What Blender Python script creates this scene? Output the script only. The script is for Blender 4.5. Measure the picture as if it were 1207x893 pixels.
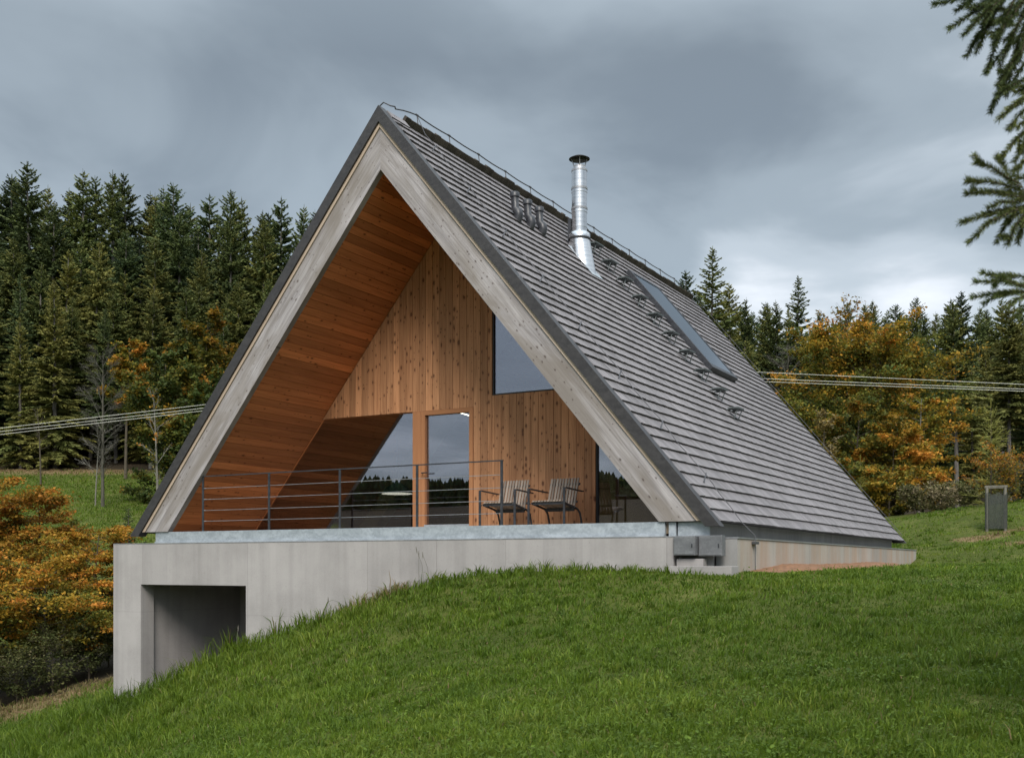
import bpy, math, random
import numpy as np
from mathutils import Vector, Matrix

for o in list(bpy.data.objects): bpy.data.objects.remove(o)
SC = bpy.context.scene
COL = SC.collection

# ------------------------------------------------------------------ camera
FPX, CX, HY = 1287.0, 603.5, 665.0
YAW = math.radians(29.275)
CAM = np.array([7.94, -13.847, -0.577])
EX = np.array([math.cos(YAW), -math.sin(YAW)])
EY = np.array([math.sin(YAW), math.cos(YAW)])
cd = bpy.data.cameras.new("camera"); cam = bpy.data.objects.new("camera", cd); COL.objects.link(cam)
cam.location = CAM; cam.rotation_euler = (math.radians(90), 0, YAW)
cd.sensor_width = 36; cd.lens = 36*FPX/1207; cd.shift_y = (HY-446.5)/1207
cd.clip_start = 0.1; cd.clip_end = 5000
cd.dof.use_dof = True; cd.dof.focus_distance = 17.5; cd.dof.aperture_fstop = 5.0
SC.camera = cam

# ------------------------------------------------------------------ light
SUN_EL, SUN_AZ = math.radians(42), math.radians(150)     # azimuth clockwise from +y
W = bpy.data.worlds.new("World"); SC.world = W; W.use_nodes = True
def build_world():
    nt = W.node_tree; nt.nodes.clear(); N = nt.nodes.new; L = nt.links.new
    out = N('ShaderNodeOutputWorld'); bg = N('ShaderNodeBackground'); bg2 = N('ShaderNodeBackground')
    add = N('ShaderNodeAddShader')
    sky = N('ShaderNodeTexSky'); sky.sky_type = 'NISHITA'; sky.sun_disc = False
    sky.sun_elevation = SUN_EL; sky.sun_rotation = SUN_AZ
    L(sky.outputs[0], bg2.inputs[0]); bg2.inputs[1].default_value = 0.05*0.3      # what the clouds let through
    tc = N('ShaderNodeTexCoord')
    sep = N('ShaderNodeSeparateXYZ'); L(tc.outputs['Generated'], sep.inputs[0])
    def M(op, a, b=None, c=None, clamp=False):
        n = N('ShaderNodeMath'); n.operation = op; n.use_clamp = clamp
        for i, v in enumerate((a, b, c)):
            if v is None: continue
            if isinstance(v, (int, float)): n.inputs[i].default_value = v
            else: L(v, n.inputs[i])
        return n.outputs[0]
    zz = M('MAXIMUM', sep.outputs[2], 0.0)
    den = M('ADD', zz, 0.16)
    px = M('DIVIDE', sep.outputs[0], den); py = M('DIVIDE', sep.outputs[1], den)
    cb = N('ShaderNodeCombineXYZ'); L(px, cb.inputs[0]); L(py, cb.inputs[1])
    def noise(scale, det, rough, dist, off):
        mp = N('ShaderNodeMapping'); L(cb.outputs[0], mp.inputs[0]); mp.inputs['Location'].default_value = off
        n = N('ShaderNodeTexNoise'); L(mp.outputs[0], n.inputs['Vector'])
        n.inputs['Scale'].default_value = scale; n.inputs['Detail'].default_value = det
        n.inputs['Roughness'].default_value = rough; n.inputs['Distortion'].default_value = dist
        return n.outputs[0]
    n1 = noise(0.55, 3, 0.45, 0.3, (3.1, 1.7, 0)); n2 = noise(1.7, 5, 0.5, 0.5, (0.4, 7.7, 2))
    base = M('ADD', M('ADD', M('MULTIPLY', n1, 0.75), M('MULTIPLY', n2, 0.60)), -0.175)
    # broad brighter and darker parts of the overcast, as directions in the sky
    def lobe(px_, py_, sharp):
        d = np.array([(px_-CX)/FPX, 1.0, (HY-py_)/FPX]); d /= np.linalg.norm(d)
        w = (d[0]*EX[0]+d[1]*(-EX[1]), 0, 0)
        wx = d[0]*math.cos(YAW)-d[1]*math.sin(YAW); wy = d[0]*math.sin(YAW)+d[1]*math.cos(YAW)
        dp = N('ShaderNodeVectorMath'); dp.operation = 'DOT_PRODUCT'
        L(tc.outputs['Generated'], dp.inputs[0]); dp.inputs[1].default_value = (wx, wy, d[2])
        return M('POWER', M('MAXIMUM', dp.outputs['Value'], 0.0), sharp)
    v = base
    for (a, b, s, g) in SKY_LOBES:
        v = M('ADD', v, M('MULTIPLY', lobe(a, b, s), g))
    ramp = N('ShaderNodeValToRGB'); L(v, ramp.inputs[0])
    cr = ramp.color_ramp; cr.interpolation = 'EASE'
    cr.elements[0].position = 0.30; cr.elements[0].color = (0.132, 0.155, 0.172, 1)
    cr.elements[1].position = 0.78; cr.elements[1].color = (0.60, 0.62, 0.65, 1)
    e = cr.elements.new(0.47); e.color = (0.218, 0.252, 0.275, 1)
    e = cr.elements.new(0.60); e.color = (0.335, 0.372, 0.40, 1)
    # an overcast sky brightens towards the zenith and towards the veiled sun
    mr = N('ShaderNodeMapRange'); L(zz, mr.inputs[0]); mr.inputs[1].default_value = 0.42; mr.inputs[2].default_value = 0.9
    mr.inputs[3].default_value = 0; mr.inputs[4].default_value = ZENITH
    sd = (math.sin(SUN_AZ)*math.cos(SUN_EL), math.cos(SUN_AZ)*math.cos(SUN_EL), math.sin(SUN_EL))
    dp = N('ShaderNodeVectorMath'); dp.operation = 'DOT_PRODUCT'; L(tc.outputs['Generated'], dp.inputs[0]); dp.inputs[1].default_value = sd
    glow = M('MULTIPLY', M('POWER', M('MAXIMUM', dp.outputs['Value'], 0.0), 6), SUNGLOW)
    st = M('ADD', M('ADD', 1.0, mr.outputs[0]), glow)
    L(ramp.outputs[0], bg.inputs[0]); L(st, bg.inputs[1])
    L(bg.outputs[0], add.inputs[0]); L(bg2.outputs[0], add.inputs[1]); L(add.outputs[0], out.inputs[0])
SKY_LOBES = [(800, 190, 90, -0.15), (950, 120, 60, -0.06), (880, 320, 420, 0.19), (1080, 360, 600, 0.08), (260, 150, 60, 0.05), (60, 40, 120, 0.03), (330, 20, 250, -0.06), (1150, 330, 400, 0.05)]
ZENITH, SUNGLOW = 2.6, 2.0
build_world()
sl = bpy.data.lights.new("sun", 'SUN'); so = bpy.data.objects.new("sun", sl); COL.objects.link(so)
sl.energy = 1.9; sl.angle = math.radians(26); sl.color = (1.0, 0.93, 0.84)
so.rotation_euler = (math.pi/2-SUN_EL, 0, math.pi-SUN_AZ+math.pi*0)
so.rotation_euler = Vector((-math.sin(SUN_AZ)*math.cos(SUN_EL), -math.cos(SUN_AZ)*math.cos(SUN_EL), -math.sin(SUN_EL))).to_track_quat('-Z', 'Y').to_euler()
so.location = (10, -20, 30)
vs = SC.view_settings
vs.view_transform = 'Standard'; vs.look = 'None'; vs.gamma = 1; vs.use_curve_mapping = False; vs.exposure = 0.62

# ------------------------------------------------------------------ helpers
def at(px, py, F):
    d = np.array([(px-CX)/FPX*F, F])
    wx = d[0]*math.cos(YAW)-d[1]*math.sin(YAW); wy = d[0]*math.sin(YAW)+d[1]*math.cos(YAW)
    return np.array([CAM[0]+wx, CAM[1]+wy, CAM[2]+(HY-py)/FPX*F])
def tag(o, label=None, cat=None, group=None, kind=None):
    if label: o['label'] = label
    if cat: o['category'] = cat
    if group: o['group'] = group
    if kind: o['kind'] = kind
    return o
def empty(name, loc=(0, 0, 0), rz=0, parent=None):
    o = bpy.data.objects.new(name, None); COL.objects.link(o); o.location = loc; o.rotation_euler = (0, 0, rz)
    o.empty_display_size = 0.2
    if parent: o.parent = parent
    return o
def link_mesh(name, me, mat, parent=None):
    if mat: me.materials.append(mat)
    o = bpy.data.objects.new(name, me); COL.objects.link(o)
    if parent: o.parent = parent
    return o
def np_mesh(name, V, faces_flat, sizes, attrs=None, smooth=False):
    V = np.ascontiguousarray(V, dtype=np.float32); faces_flat = np.ascontiguousarray(faces_flat, dtype=np.int32)
    sizes = np.asarray(sizes, dtype=np.int32)
    me = bpy.data.meshes.new(name)
    me.vertices.add(len(V)); me.vertices.foreach_set('co', V.ravel())
    me.loops.add(len(faces_flat)); me.loops.foreach_set('vertex_index', faces_flat)
    me.polygons.add(len(sizes))
    st = np.zeros(len(sizes), np.int32); st[1:] = np.cumsum(sizes)[:-1]
    me.polygons.foreach_set('loop_start', st)
    if smooth: me.polygons.foreach_set('use_smooth', np.ones(len(sizes), bool))
    for k, (typ, arr) in (attrs or {}).items():
        a = me.attributes.new(k, typ, 'POINT')
        a.data.foreach_set('vector' if typ == 'FLOAT_VECTOR' else 'value', np.ascontiguousarray(arr, np.float32).ravel())
    me.update(calc_edges=True); me.validate()
    return me
class MB:
    """collects shapes into ONE mesh; bc = board coordinates (across, along), rnd = per-board random"""
    def __init__(s): s.v = []; s.f = []; s.bc = []; s.r = []; s.smooth = []
    def add(s, vs, fs, bc=None, rnd=0.5, smooth=False):
        b = len(s.v)
        for i, p in enumerate(vs):
            s.v.append(tuple(p)); s.bc.append(tuple(bc[i]) if bc is not None else (p[0], p[2], p[1])); s.r.append(rnd)
        for f in fs: s.f.append([b+i for i in f]); s.smooth.append(smooth)
    def box(s, x0, x1, y0, y1, z0, z1, rnd=0.5):
        s.add([(x0,y0,z0),(x1,y0,z0),(x1,y1,z0),(x0,y1,z0),(x0,y0,z1),(x1,y0,z1),(x1,y1,z1),(x0,y1,z1)],
              [(0,3,2,1),(4,5,6,7),(0,1,5,4),(1,2,6,5),(2,3,7,6),(3,0,4,7)], rnd=rnd)
    def board(s, o, U, Vv, Nn, u0, u1, va, vb, n0, n1, rnd=0.5, off=None, n_top=None):
        """va=(v at u0, v at u1) start, vb=end; n_top: thickness at the start if tapered"""
        o = np.array(o, float); U = np.array(U, float); Vv = np.array(Vv, float); Nn = np.array(Nn, float)
        off = off if off is not None else (rnd*91.7, rnd*53.3)
        nt = n1 if n_top is None else n_top
        c = [(u0,va[0],n0),(u1,va[1],n0),(u1,vb[1],n0),(u0,vb[0],n0),(u0,va[0],nt),(u1,va[1],nt),(u1,vb[1],n1),(u0,vb[0],n1)]
        vs = [o+U*a+Vv*b+Nn*d for a, b, d in c]
        bc = [(a+off[0]+d*0.3, b+off[1], d) for a, b, d in c]
        fs = [(0,3,2,1),(4,5,6,7),(0,1,5,4),(1,2,6,5),(2,3,7,6),(3,0,4,7)]
        if np.dot(np.cross(U, Vv), Nn) < 0: fs = [tuple(reversed(f)) for f in fs]
        s.add(vs, fs, bc, rnd)
    def prism(s, poly, y0, y1, rnd=0.5):
        """polygon in (x,z) extruded along y"""
        n = len(poly)
        vs = [(x,y0,z) for x, z in poly]+[(x,y1,z) for x, z in poly]
        fs = [tuple(range(n)), tuple(range(2*n-1, n-1, -1))]+[(i, n+i, n+(i+1) % n, (i+1) % n) for i in range(n)]
        s.add(vs, fs, rnd=rnd)
    def tube(s, pts, rad, n=8, cap=True, smooth=True, rnd=0.5):
        pts = [np.array(p, float) for p in pts]
        if isinstance(rad, (int, float)): rad = [rad]*len(pts)
        rings = []; prev = None
        for i, p in enumerate(pts):
            t = pts[min(i+1, len(pts)-1)]-pts[max(i-1, 0)]; t = t/(np.linalg.norm(t)+1e-9)
            if prev is None:
                a = np.array([0, 0, 1.0]) if abs(t[2]) < 0.9 else np.array([1.0, 0, 0])
            else: a = prev
            u = a-t*np.dot(a, t); u /= np.linalg.norm(u); w = np.cross(t, u); prev = u
            rings.append([p+rad[i]*(u*math.cos(k*2*math.pi/n)+w*math.sin(k*2*math.pi/n)) for k in range(n)])
        vs = [q for r in rings for q in r]; fs = []
        for i in range(len(pts)-1):
            for k in range(n):
                fs.append((i*n+k, i*n+(k+1) % n, (i+1)*n+(k+1) % n, (i+1)*n+k))
        s.add(vs, fs, rnd=rnd, smooth=smooth)
        if cap:
            s.add(rings[0], [tuple(range(n-1, -1, -1))], rnd=rnd); s.add(rings[-1], [tuple(range(n))], rnd=rnd)
    def build(s, name, mat, parent=None, bevel=0):
        flat = [i for f in s.f for i in f]
        me = np_mesh(name, np.array(s.v), flat, [len(f) for f in s.f], {'bc': ('FLOAT_VECTOR', np.array(s.bc)), 'rnd': ('FLOAT', np.array(s.r))})
        me.polygons.foreach_set('use_smooth', np.array(s.smooth, bool))
        o = link_mesh(name, me, mat, parent)
        if bevel:
            m = o.modifiers.new('bevel', 'BEVEL'); m.width = bevel; m.segments = 2; m.limit_method = 'ANGLE'; m.angle_limit = math.radians(40)
        return o

# ------------------------------------------------------------------ materials
class NT:
    def __init__(s, name):
        s.m = bpy.data.materials.new(name); s.m.use_nodes = True; s.t = s.m.node_tree; s.t.nodes.clear()
        s.out = s.N('ShaderNodeOutputMaterial'); s.p = s.N('ShaderNodeBsdfPrincipled'); s.L(s.p.outputs[0], s.out.inputs[0])
    def N(s, t): return s.t.nodes.new(t)
    def L(s, a, b): s.t.links.new(a, b)
    def put(s, v, sock):
        if isinstance(v, (int, float)): sock.default_value = v
        elif isinstance(v, (tuple, list)): sock.default_value = tuple(v)+((1,) if len(v) == 3 and sock.type == 'RGBA' else ())
        else: s.L(v, sock)
    def M(s, op, a, b=None, c=None, clamp=False):
        n = s.N('ShaderNodeMath'); n.operation = op; n.use_clamp = clamp
        for i, v in enumerate((a, b, c)):
            if v is not None: s.put(v, n.inputs[i])
        return n.outputs[0]
    def mix(s, f, a, b, mode='MIX'):
        n = s.N('ShaderNodeMix'); n.data_type = 'RGBA'; n.blend_type = mode
        s.put(f, n.inputs[0]); s.put(a, n.inputs[6]); s.put(b, n.inputs[7]); return n.outputs[2]
    def attr(s, name, out='Fac'):
        n = s.N('ShaderNodeAttribute'); n.attribute_name = name; return n.outputs[out]
    def obj(s): return s.N('ShaderNodeTexCoord').outputs['Object']
    def geo(s): return s.N('ShaderNodeNewGeometry').outputs['Position']
    def mapv(s, v, scale=(1,1,1), loc=(0,0,0)):
        n = s.N('ShaderNodeMapping'); s.L(v, n.inputs[0]); n.inputs['Scale'].default_value = scale; n.inputs['Location'].default_value = loc; return n.outputs[0]
    def noise(s, v, scale=1, det=4, rough=0.5, dist=0):
        n = s.N('ShaderNodeTexNoise'); s.L(v, n.inputs['Vector']); n.inputs['Scale'].default_value = scale
        n.inputs['Detail'].default_value = det; n.inputs['Roughness'].default_value = rough; n.inputs['Distortion'].default_value = dist
        return n.outputs[0]
    def vor(s, v, scale=1, feat='F1', dim='3D'):
        n = s.N('ShaderNodeTexVoronoi'); n.voronoi_dimensions = dim; n.feature = feat; s.L(v, n.inputs['Vector']); n.inputs['Scale'].default_value = scale; return n
    def ramp(s, f, stops):
        n = s.N('ShaderNodeValToRGB'); s.L(f, n.inputs[0]); cr = n.color_ramp
        cr.elements[0].position = stops[0][0]; cr.elements[0].color = tuple(stops[0][1])+(1,)
        cr.elements[1].position = stops[-1][0]; cr.elements[1].color = tuple(stops[-1][1])+(1,)
        for p, c in stops[1:-1]:
            e = cr.elements.new(p); e.color = tuple(c)+(1,)
        return n.outputs[0]
    def rng(s, f, a, b, c=0, d=1):
        n = s.N('ShaderNodeMapRange'); s.L(f, n.inputs[0])
        for i, v in enumerate((a, b, c, d)): n.inputs[i+1].default_value = v
        return n.outputs[0]
    def bump(s, h, st=0.3, d=0.01):
        n = s.N('ShaderNodeBump'); s.L(h, n.inputs['Height']); n.inputs['Strength'].default_value = st; n.inputs['Distance'].default_value = d
        s.L(n.outputs[0], s.p.inputs['Normal'])
    def set(s, color=None, rough=None, metal=None, spec=None):
        if color is not None: s.put(color, s.p.inputs['Base Color'])
        if rough is not None: s.put(rough, s.p.inputs['Roughness'])
        if metal is not None: s.put(metal, s.p.inputs['Metallic'])
        if spec is not None: s.put(spec, s.p.inputs['Specular IOR Level'])
        return s.m

def wood(name, lo, hi, knot=(0.06, 0.025, 0.012), kn=1.0, kden=0.55, var=0.35, rough=0.7, kscale=(9, 4.5), grey=None, contrast=1.0):
    t = NT(name); bc = t.attr('bc', 'Vector'); r = t.attr('rnd')
    g1 = t.noise(t.mapv(bc, (55, 1.6, 1)), 1, 5, 0.6, 0.6)
    g2 = t.noise(t.mapv(bc, (7, 0.5, 1)), 1, 3, 0.5, 1.2)
    g = t.M('ADD', t.M('MULTIPLY', g1, 0.55), t.M('MULTIPLY', g2, 0.45))
    if contrast != 1.0: g = t.M('ADD', t.M('MULTIPLY', t.M('SUBTRACT', g, 0.5), contrast), 0.5)
    col = t.ramp(g, [(0.3, lo), (0.7, hi)])
    k = t.rng(r, 0, 1, 1-var, 1+var)
    kc = t.N('ShaderNodeCombineXYZ'); [t.L(k, kc.inputs[i]) for i in range(3)]
    col = t.mix(1.0, col, kc.outputs[0], 'MULTIPLY')
    if grey:
        gm = t.rng(t.noise(t.mapv(bc, (2.2, 0.5, 1), (5, 3, 1)), 1, 4, 0.6, 0.5), 0.42, 0.62)
        col = t.mix(t.M('MULTIPLY', gm, 0.8), col, grey)
    kv = t.mapv(bc, (kscale[0], kscale[1], 0)); kd = t.noise(t.mapv(bc, (34, 26, 1)), 1, 3); kc2 = t.rng(t.noise(t.mapv(bc, (1.7, 1.1, 1), (7, 2, 0)), 1, 2), 0.36, 0.64, 0.75, 1.2)
    v = t.vor(kv, 1.0, 'F1', '2D')
    dd = t.M('ADD', v.outputs['Distance'], t.M('MULTIPLY', t.M('SUBTRACT', kd, 0.5), 0.20))
    sepc = t.N('ShaderNodeSeparateColor'); t.L(v.outputs['Color'], sepc.inputs[0])
    size = t.M('MULTIPLY', t.M('SUBTRACT', t.M('MULTIPLY', sepc.outputs[0], kc2), 1-kden), 0.34*kn)
    kmask = t.M('MULTIPLY', t.M('SUBTRACT', size, dd), 14, clamp=True)
    halo = t.M('MULTIPLY', t.M('SUBTRACT', t.M('MULTIPLY', size, 2.0), dd), 3, clamp=True)
    col = t.mix(t.M('MULTIPLY', halo, 0.28), col, knot); col = t.mix(t.M('MULTIPLY', kmask, 0.70), col, knot)
    t.bump(g1, 0.25, 0.004)
    return t.set(col, rough, 0, 0.3)
M_ = {}
M_['cladding'] = wood('cladding_wood', (0.35, 0.160, 0.076), (0.60, 0.305, 0.155), (0.085, 0.026, 0.013), 0.95, 0.72, 0.24, kscale=(11.5, 6), contrast=1.3)
M_['soffit'] = wood('soffit_wood', (0.44, 0.150, 0.052), (0.68, 0.255, 0.098), (0.10, 0.025, 0.010), 0.8, 0.62, 0.30, kscale=(11, 5), contrast=1.3)
M_['frame'] = wood('frame_wood', (0.36, 0.16, 0.075), (0.46, 0.215, 0.10), kn=0.0, var=0.08)
M_['silver'] = wood('weathered_beam', (0.25, 0.229, 0.229), (0.455, 0.424, 0.426), (0.070, 0.048, 0.040), 0.80, 0.60, 0.10, 0.8, (13, 8), (0.21, 0.18, 0.155), 2.0)
M_['trimstrip'] = wood('weathered_strip', (0.40, 0.30, 0.22), (0.56, 0.45, 0.36), kn=0.4, var=0.1)
M_['interior'] = wood('interior_wood', (0.62, 0.46, 0.22), (0.76, 0.58, 0.30), kn=0.5, var=0.15)
M_['slat'] = wood('slat_wood', (0.21, 0.165, 0.135), (0.34, 0.285, 0.24), kn=0.0, var=0.25)

M_['shaded_wood'] = wood('shaded_ridge_wood', (0.055, 0.045, 0.036), (0.11, 0.092, 0.075), kn=0.0, var=0.3)  # comb's dark underside: shade of the overhang put into the wood colour
def m_shake():
    t = NT('weathered_shake'); bc = t.attr('bc', 'Vector'); r = t.attr('rnd')
    g1 = t.noise(t.mapv(bc, (70, 2.0, 1)), 1, 5, 0.65, 0.4)
    g2 = t.noise(t.mapv(t.geo(), (0.5, 0.5, 0.5)), 1, 3, 0.55)
    col = t.ramp(g1, [(0.25, (0.135, 0.123, 0.126)), (0.55, (0.240, 0.222, 0.228)), (0.8, (0.345, 0.322, 0.330))])
    k = t.M('MULTIPLY', t.rng(r, 0, 1, 0.82, 1.18), t.rng(g2, 0.3, 0.7, 0.90, 1.1))
    kc = t.N('ShaderNodeCombineXYZ'); [t.L(k, kc.inputs[i]) for i in range(3)]
    col = t.mix(1.0, col, kc.outputs[0], 'MULTIPLY')
    sep = t.N('ShaderNodeSeparateXYZ'); t.L(bc, sep.inputs[0])
    # butts painted darker than the face: end grain plus the shade under each course
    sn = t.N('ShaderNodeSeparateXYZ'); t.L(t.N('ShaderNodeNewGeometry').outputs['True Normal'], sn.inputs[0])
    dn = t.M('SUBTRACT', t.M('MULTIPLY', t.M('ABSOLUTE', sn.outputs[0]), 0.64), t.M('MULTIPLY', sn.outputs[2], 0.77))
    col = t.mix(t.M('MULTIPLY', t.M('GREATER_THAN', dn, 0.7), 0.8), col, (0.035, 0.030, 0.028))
    t.bump(g1, 0.4, 0.006)
    return t.set(col, 0.72, 0, 0.35)
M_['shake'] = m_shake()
def m_concrete(name, base, warm=0.0, streak=0.5):
    t = NT(name); p = t.geo()
    n1 = t.noise(p, 1.1, 5, 0.6); n2 = t.noise(t.mapv(p, (9, 9, 0.5)), 1, 4, 0.6, 0.3); n3 = t.noise(p, 45, 3, 0.6)
    f = t.M('ADD', t.M('MULTIPLY', n1, 0.5), t.M('ADD', t.M('MULTIPLY', n2, 0.35*streak), t.M('MULTIPLY', n3, 0.15)))
    b = np.array(base)
    col = t.ramp(f, [(0.28, tuple(b*0.78)), (0.45, tuple(b)), (0.62, tuple(b*1.13))])
    st = t.rng(t.noise(t.mapv(p, (3.2, 3.2, 0.16), (4, 2, 0)), 1, 3, 0.55), 0.55, 0.74)
    col = t.mix(t.M('MULTIPLY', st, 0.30), col, tuple(b*0.55))
    sx = t.N('ShaderNodeSeparateXYZ'); t.L(p, sx.inputs[0])
    pan = t.M('FLOOR', t.M('MULTIPLY', t.M('ADD', sx.outputs[0], sx.outputs[1]), 1.62)); wn = t.N('ShaderNodeTexWhiteNoise'); wn.noise_dimensions = '1D'; t.L(pan, wn.inputs['W'])
    pk = t.rng(wn.outputs[0], 0, 1, 0.93, 1.06); pc = t.N('ShaderNodeCombineXYZ'); [t.L(pk, pc.inputs[i]) for i in range(3)]
    col = t.mix(1.0, col, pc.outputs[0], 'MULTIPLY')
    fr = t.M('FRACT', t.M('MULTIPLY', t.M('ADD', sx.outputs[0], sx.outputs[1]), 0.405)); jl = t.M('MULTIPLY', t.M('LESS_THAN', fr, 0.005), 0.35)
    zl = t.M('MULTIPLY', t.M('LESS_THAN', t.M('ABSOLUTE', t.M('ADD', sx.outputs[2], 1.42)), 0.006), 0.22)
    col = t.mix(t.M('MAXIMUM', jl, zl), col, tuple(b*0.45))
    if warm:
        wm = t.rng(t.noise(t.mapv(p, (2.5, 2.5, 0.25), (1, 9, 0)), 1, 4, 0.6), 0.42, 0.66)
        col = t.mix(t.M('MULTIPLY', wm, warm), col, (0.40, 0.26, 0.17))
    pore = t.vor(p, 16, 'F1'); sp = t.N('ShaderNodeSeparateColor'); t.L(pore.outputs['Color'], sp.inputs[0])
    pm = t.M('MULTIPLY', t.M('LESS_THAN', pore.outputs['Distance'], 0.10), t.M('GREATER_THAN', sp.outputs[0], 0.72))
    col = t.mix(t.M('MULTIPLY', pm, 0.5), col, tuple(b*0.4))
    t.bump(t.M('ADD', n3, n2), 0.12, 0.006)
    return t.set(col, 0.85, 0, 0.25)
M_['concrete'] = m_concrete('concrete', (0.385, 0.36, 0.35))
M_['concrete_side'] = m_concrete('concrete_side', (0.41, 0.375, 0.335), 0.6)
M_['concrete_plinth'] = m_concrete('concrete_plinth', (0.31, 0.302, 0.295))
def m_zinc(name, a, b, rough=0.5, metal=0.55, sc=6):
    t = NT(name); p = t.geo()
    n = t.noise(t.mapv(p, (1, 1, 2.2)), sc, 4, 0.6, 0.8); n2 = t.vor(p, 38)
    sp = t.N('ShaderNodeSeparateColor'); t.L(n2.outputs['Color'], sp.inputs[0])
    f = t.M('ADD', t.M('MULTIPLY', n, 0.8), t.M('MULTIPLY', sp.outputs[0], 0.2))
    col = t.ramp(f, [(0.35, a), (0.65, b)])
    return t.set(col, t.rng(n, 0.3, 0.7, rough-0.1, rough+0.12), metal, 0.5)
M_['zinc'] = m_zinc('galvanised_zinc', (0.34, 0.375, 0.41), (0.47, 0.51, 0.545), 0.5, 0.4, 4)
M_['cabinet'] = m_zinc('cabinet_steel', (0.17, 0.172, 0.18), (0.225, 0.228, 0.236), 0.5, 0.4, 3)
M_['flash'] = m_zinc('dark_flashing', (0.040, 0.037, 0.038), (0.058, 0.054, 0.055), 0.5, 0.2)
M_['steel'] = m_zinc('painted_steel', (0.035, 0.036, 0.042), (0.06, 0.062, 0.07), 0.5, 0.3)
M_['step'] = m_zinc('step_steel', (0.075, 0.088, 0.088), (0.12, 0.135, 0.135), 0.5, 0.3)
M_['plastic'] = m_zinc('vent_plastic', (0.026, 0.027, 0.032), (0.045, 0.046, 0.053), 0.4, 0.0)
M_['wire'] = m_zinc('steel_wire', (0.30, 0.30, 0.31), (0.42, 0.42, 0.43), 0.45, 0.6)
M_['wiredark'] = m_zinc('dark_wire', (0.07, 0.07, 0.075), (0.10, 0.10, 0.11), 0.5, 0.3)
M_['cable'] = m_zinc('line_wire', (0.42, 0.42, 0.36), (0.5, 0.5, 0.44), 0.5, 0.3)
def m_inox():
    t = NT('stainless_steel'); p = t.obj()
    n = t.noise(t.mapv(p, (0.6, 0.6, 45)), 1, 2, 0.5)
    return t.set(t.ramp(n, [(0.3, (0.60, 0.60, 0.61)), (0.7, (0.74, 0.74, 0.75))]), t.rng(n, 0.3, 0.7, 0.20, 0.32), 1.0)
M_['inox'] = m_inox()
def m_flat(name, c, rough=0.7, metal=0.0, vary=0.15, sc=8):
    t = NT(name); n = t.noise(t.geo(), sc, 3); b = np.array(c)
    return t.set(t.ramp(n, [(0.3, tuple(b*(1-vary))), (0.7, tuple(b*(1+vary)))]), rough, metal)
M_['core'] = m_flat('roof_core', (0.05, 0.042, 0.036), 0.9)
M_['rubber'] = m_flat('dark_rubber', (0.02, 0.02, 0.02), 0.6)
M_['floor'] = m_flat('interior_floor', (0.20, 0.15, 0.10), 0.5)
M_['lampshade'] = m_flat('lamp_enamel', (0.03, 0.09, 0.08), 0.4)
M_['lampdisc'] = m_flat('lamp_white', (0.7, 0.68, 0.62), 0.5)
def m_glass():
    t = NT('window_glass'); tr = t.N('ShaderNodeBsdfTransparent'); gl = t.N('ShaderNodeBsdfGlossy'); mx = t.N('ShaderNodeMixShader')
    tr.inputs[0].default_value = (0.90, 0.92, 0.86, 1); gl.inputs[0].default_value = (0.66, 0.66, 0.76, 1); gl.inputs['Roughness'].default_value = 0.0
    fr = t.N('ShaderNodeFresnel'); fr.inputs[0].default_value = 1.5
    t.L(t.M('ADD', t.M('MULTIPLY', fr.outputs[0], 0.5), 0.36, clamp=True), mx.inputs[0])
    t.L(tr.outputs[0], mx.inputs[1]); t.L(gl.outputs[0], mx.inputs[2]); t.L(mx.outputs[0], t.out.inputs[0])
    t.t.nodes.remove(t.p); return t.m
M_['glass'] = m_glass()
def m_clear(name, fac, tint):
    t = NT(name); tr = t.N('ShaderNodeBsdfTransparent'); gl = t.N('ShaderNodeBsdfGlossy'); mx = t.N('ShaderNodeMixShader')
    tr.inputs[0].default_value = tint; gl.inputs[0].default_value = (0.62, 0.66, 0.70, 1); gl.inputs['Roughness'].default_value = 0.03
    fr = t.N('ShaderNodeFresnel'); fr.inputs[0].default_value = 1.5
    t.L(t.M('ADD', fr.outputs[0], fac, clamp=True), mx.inputs[0]); t.L(tr.outputs[0], mx.inputs[1]); t.L(gl.outputs[0], mx.inputs[2]); t.L(mx.outputs[0], t.out.inputs[0])
    t.t.nodes.remove(t.p); return t.m
M_['skyglass'] = m_clear('skylight_glass', 0.22, (0.85, 0.88, 0.88, 1)); M_['clear'] = m_clear('added_rear_glass', 0.05, (0.92, 0.94, 0.93, 1))
def m_emit():
    t = NT('light_tube'); t.set((0.8, 0.8, 0.8), 0.5)
    t.p.inputs['Emission Color'].default_value = (1, 0.95, 0.88, 1); t.p.inputs['Emission Strength'].default_value = 6.0
    n = t.noise(t.geo(), 5, 2); t.L(t.ramp(n, [(0.3, (0.7, 0.7, 0.7)), (0.7, (0.8, 0.8, 0.8))]), t.p.inputs['Base Color']); return t.m
M_['tube'] = m_emit()
M_['lampglow'] = m_emit(); M_['lampglow'].node_tree.nodes['Principled BSDF'].inputs['Emission Strength'].default_value = 0.9; M_['lampglow'].name = 'lamp_glow'

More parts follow.
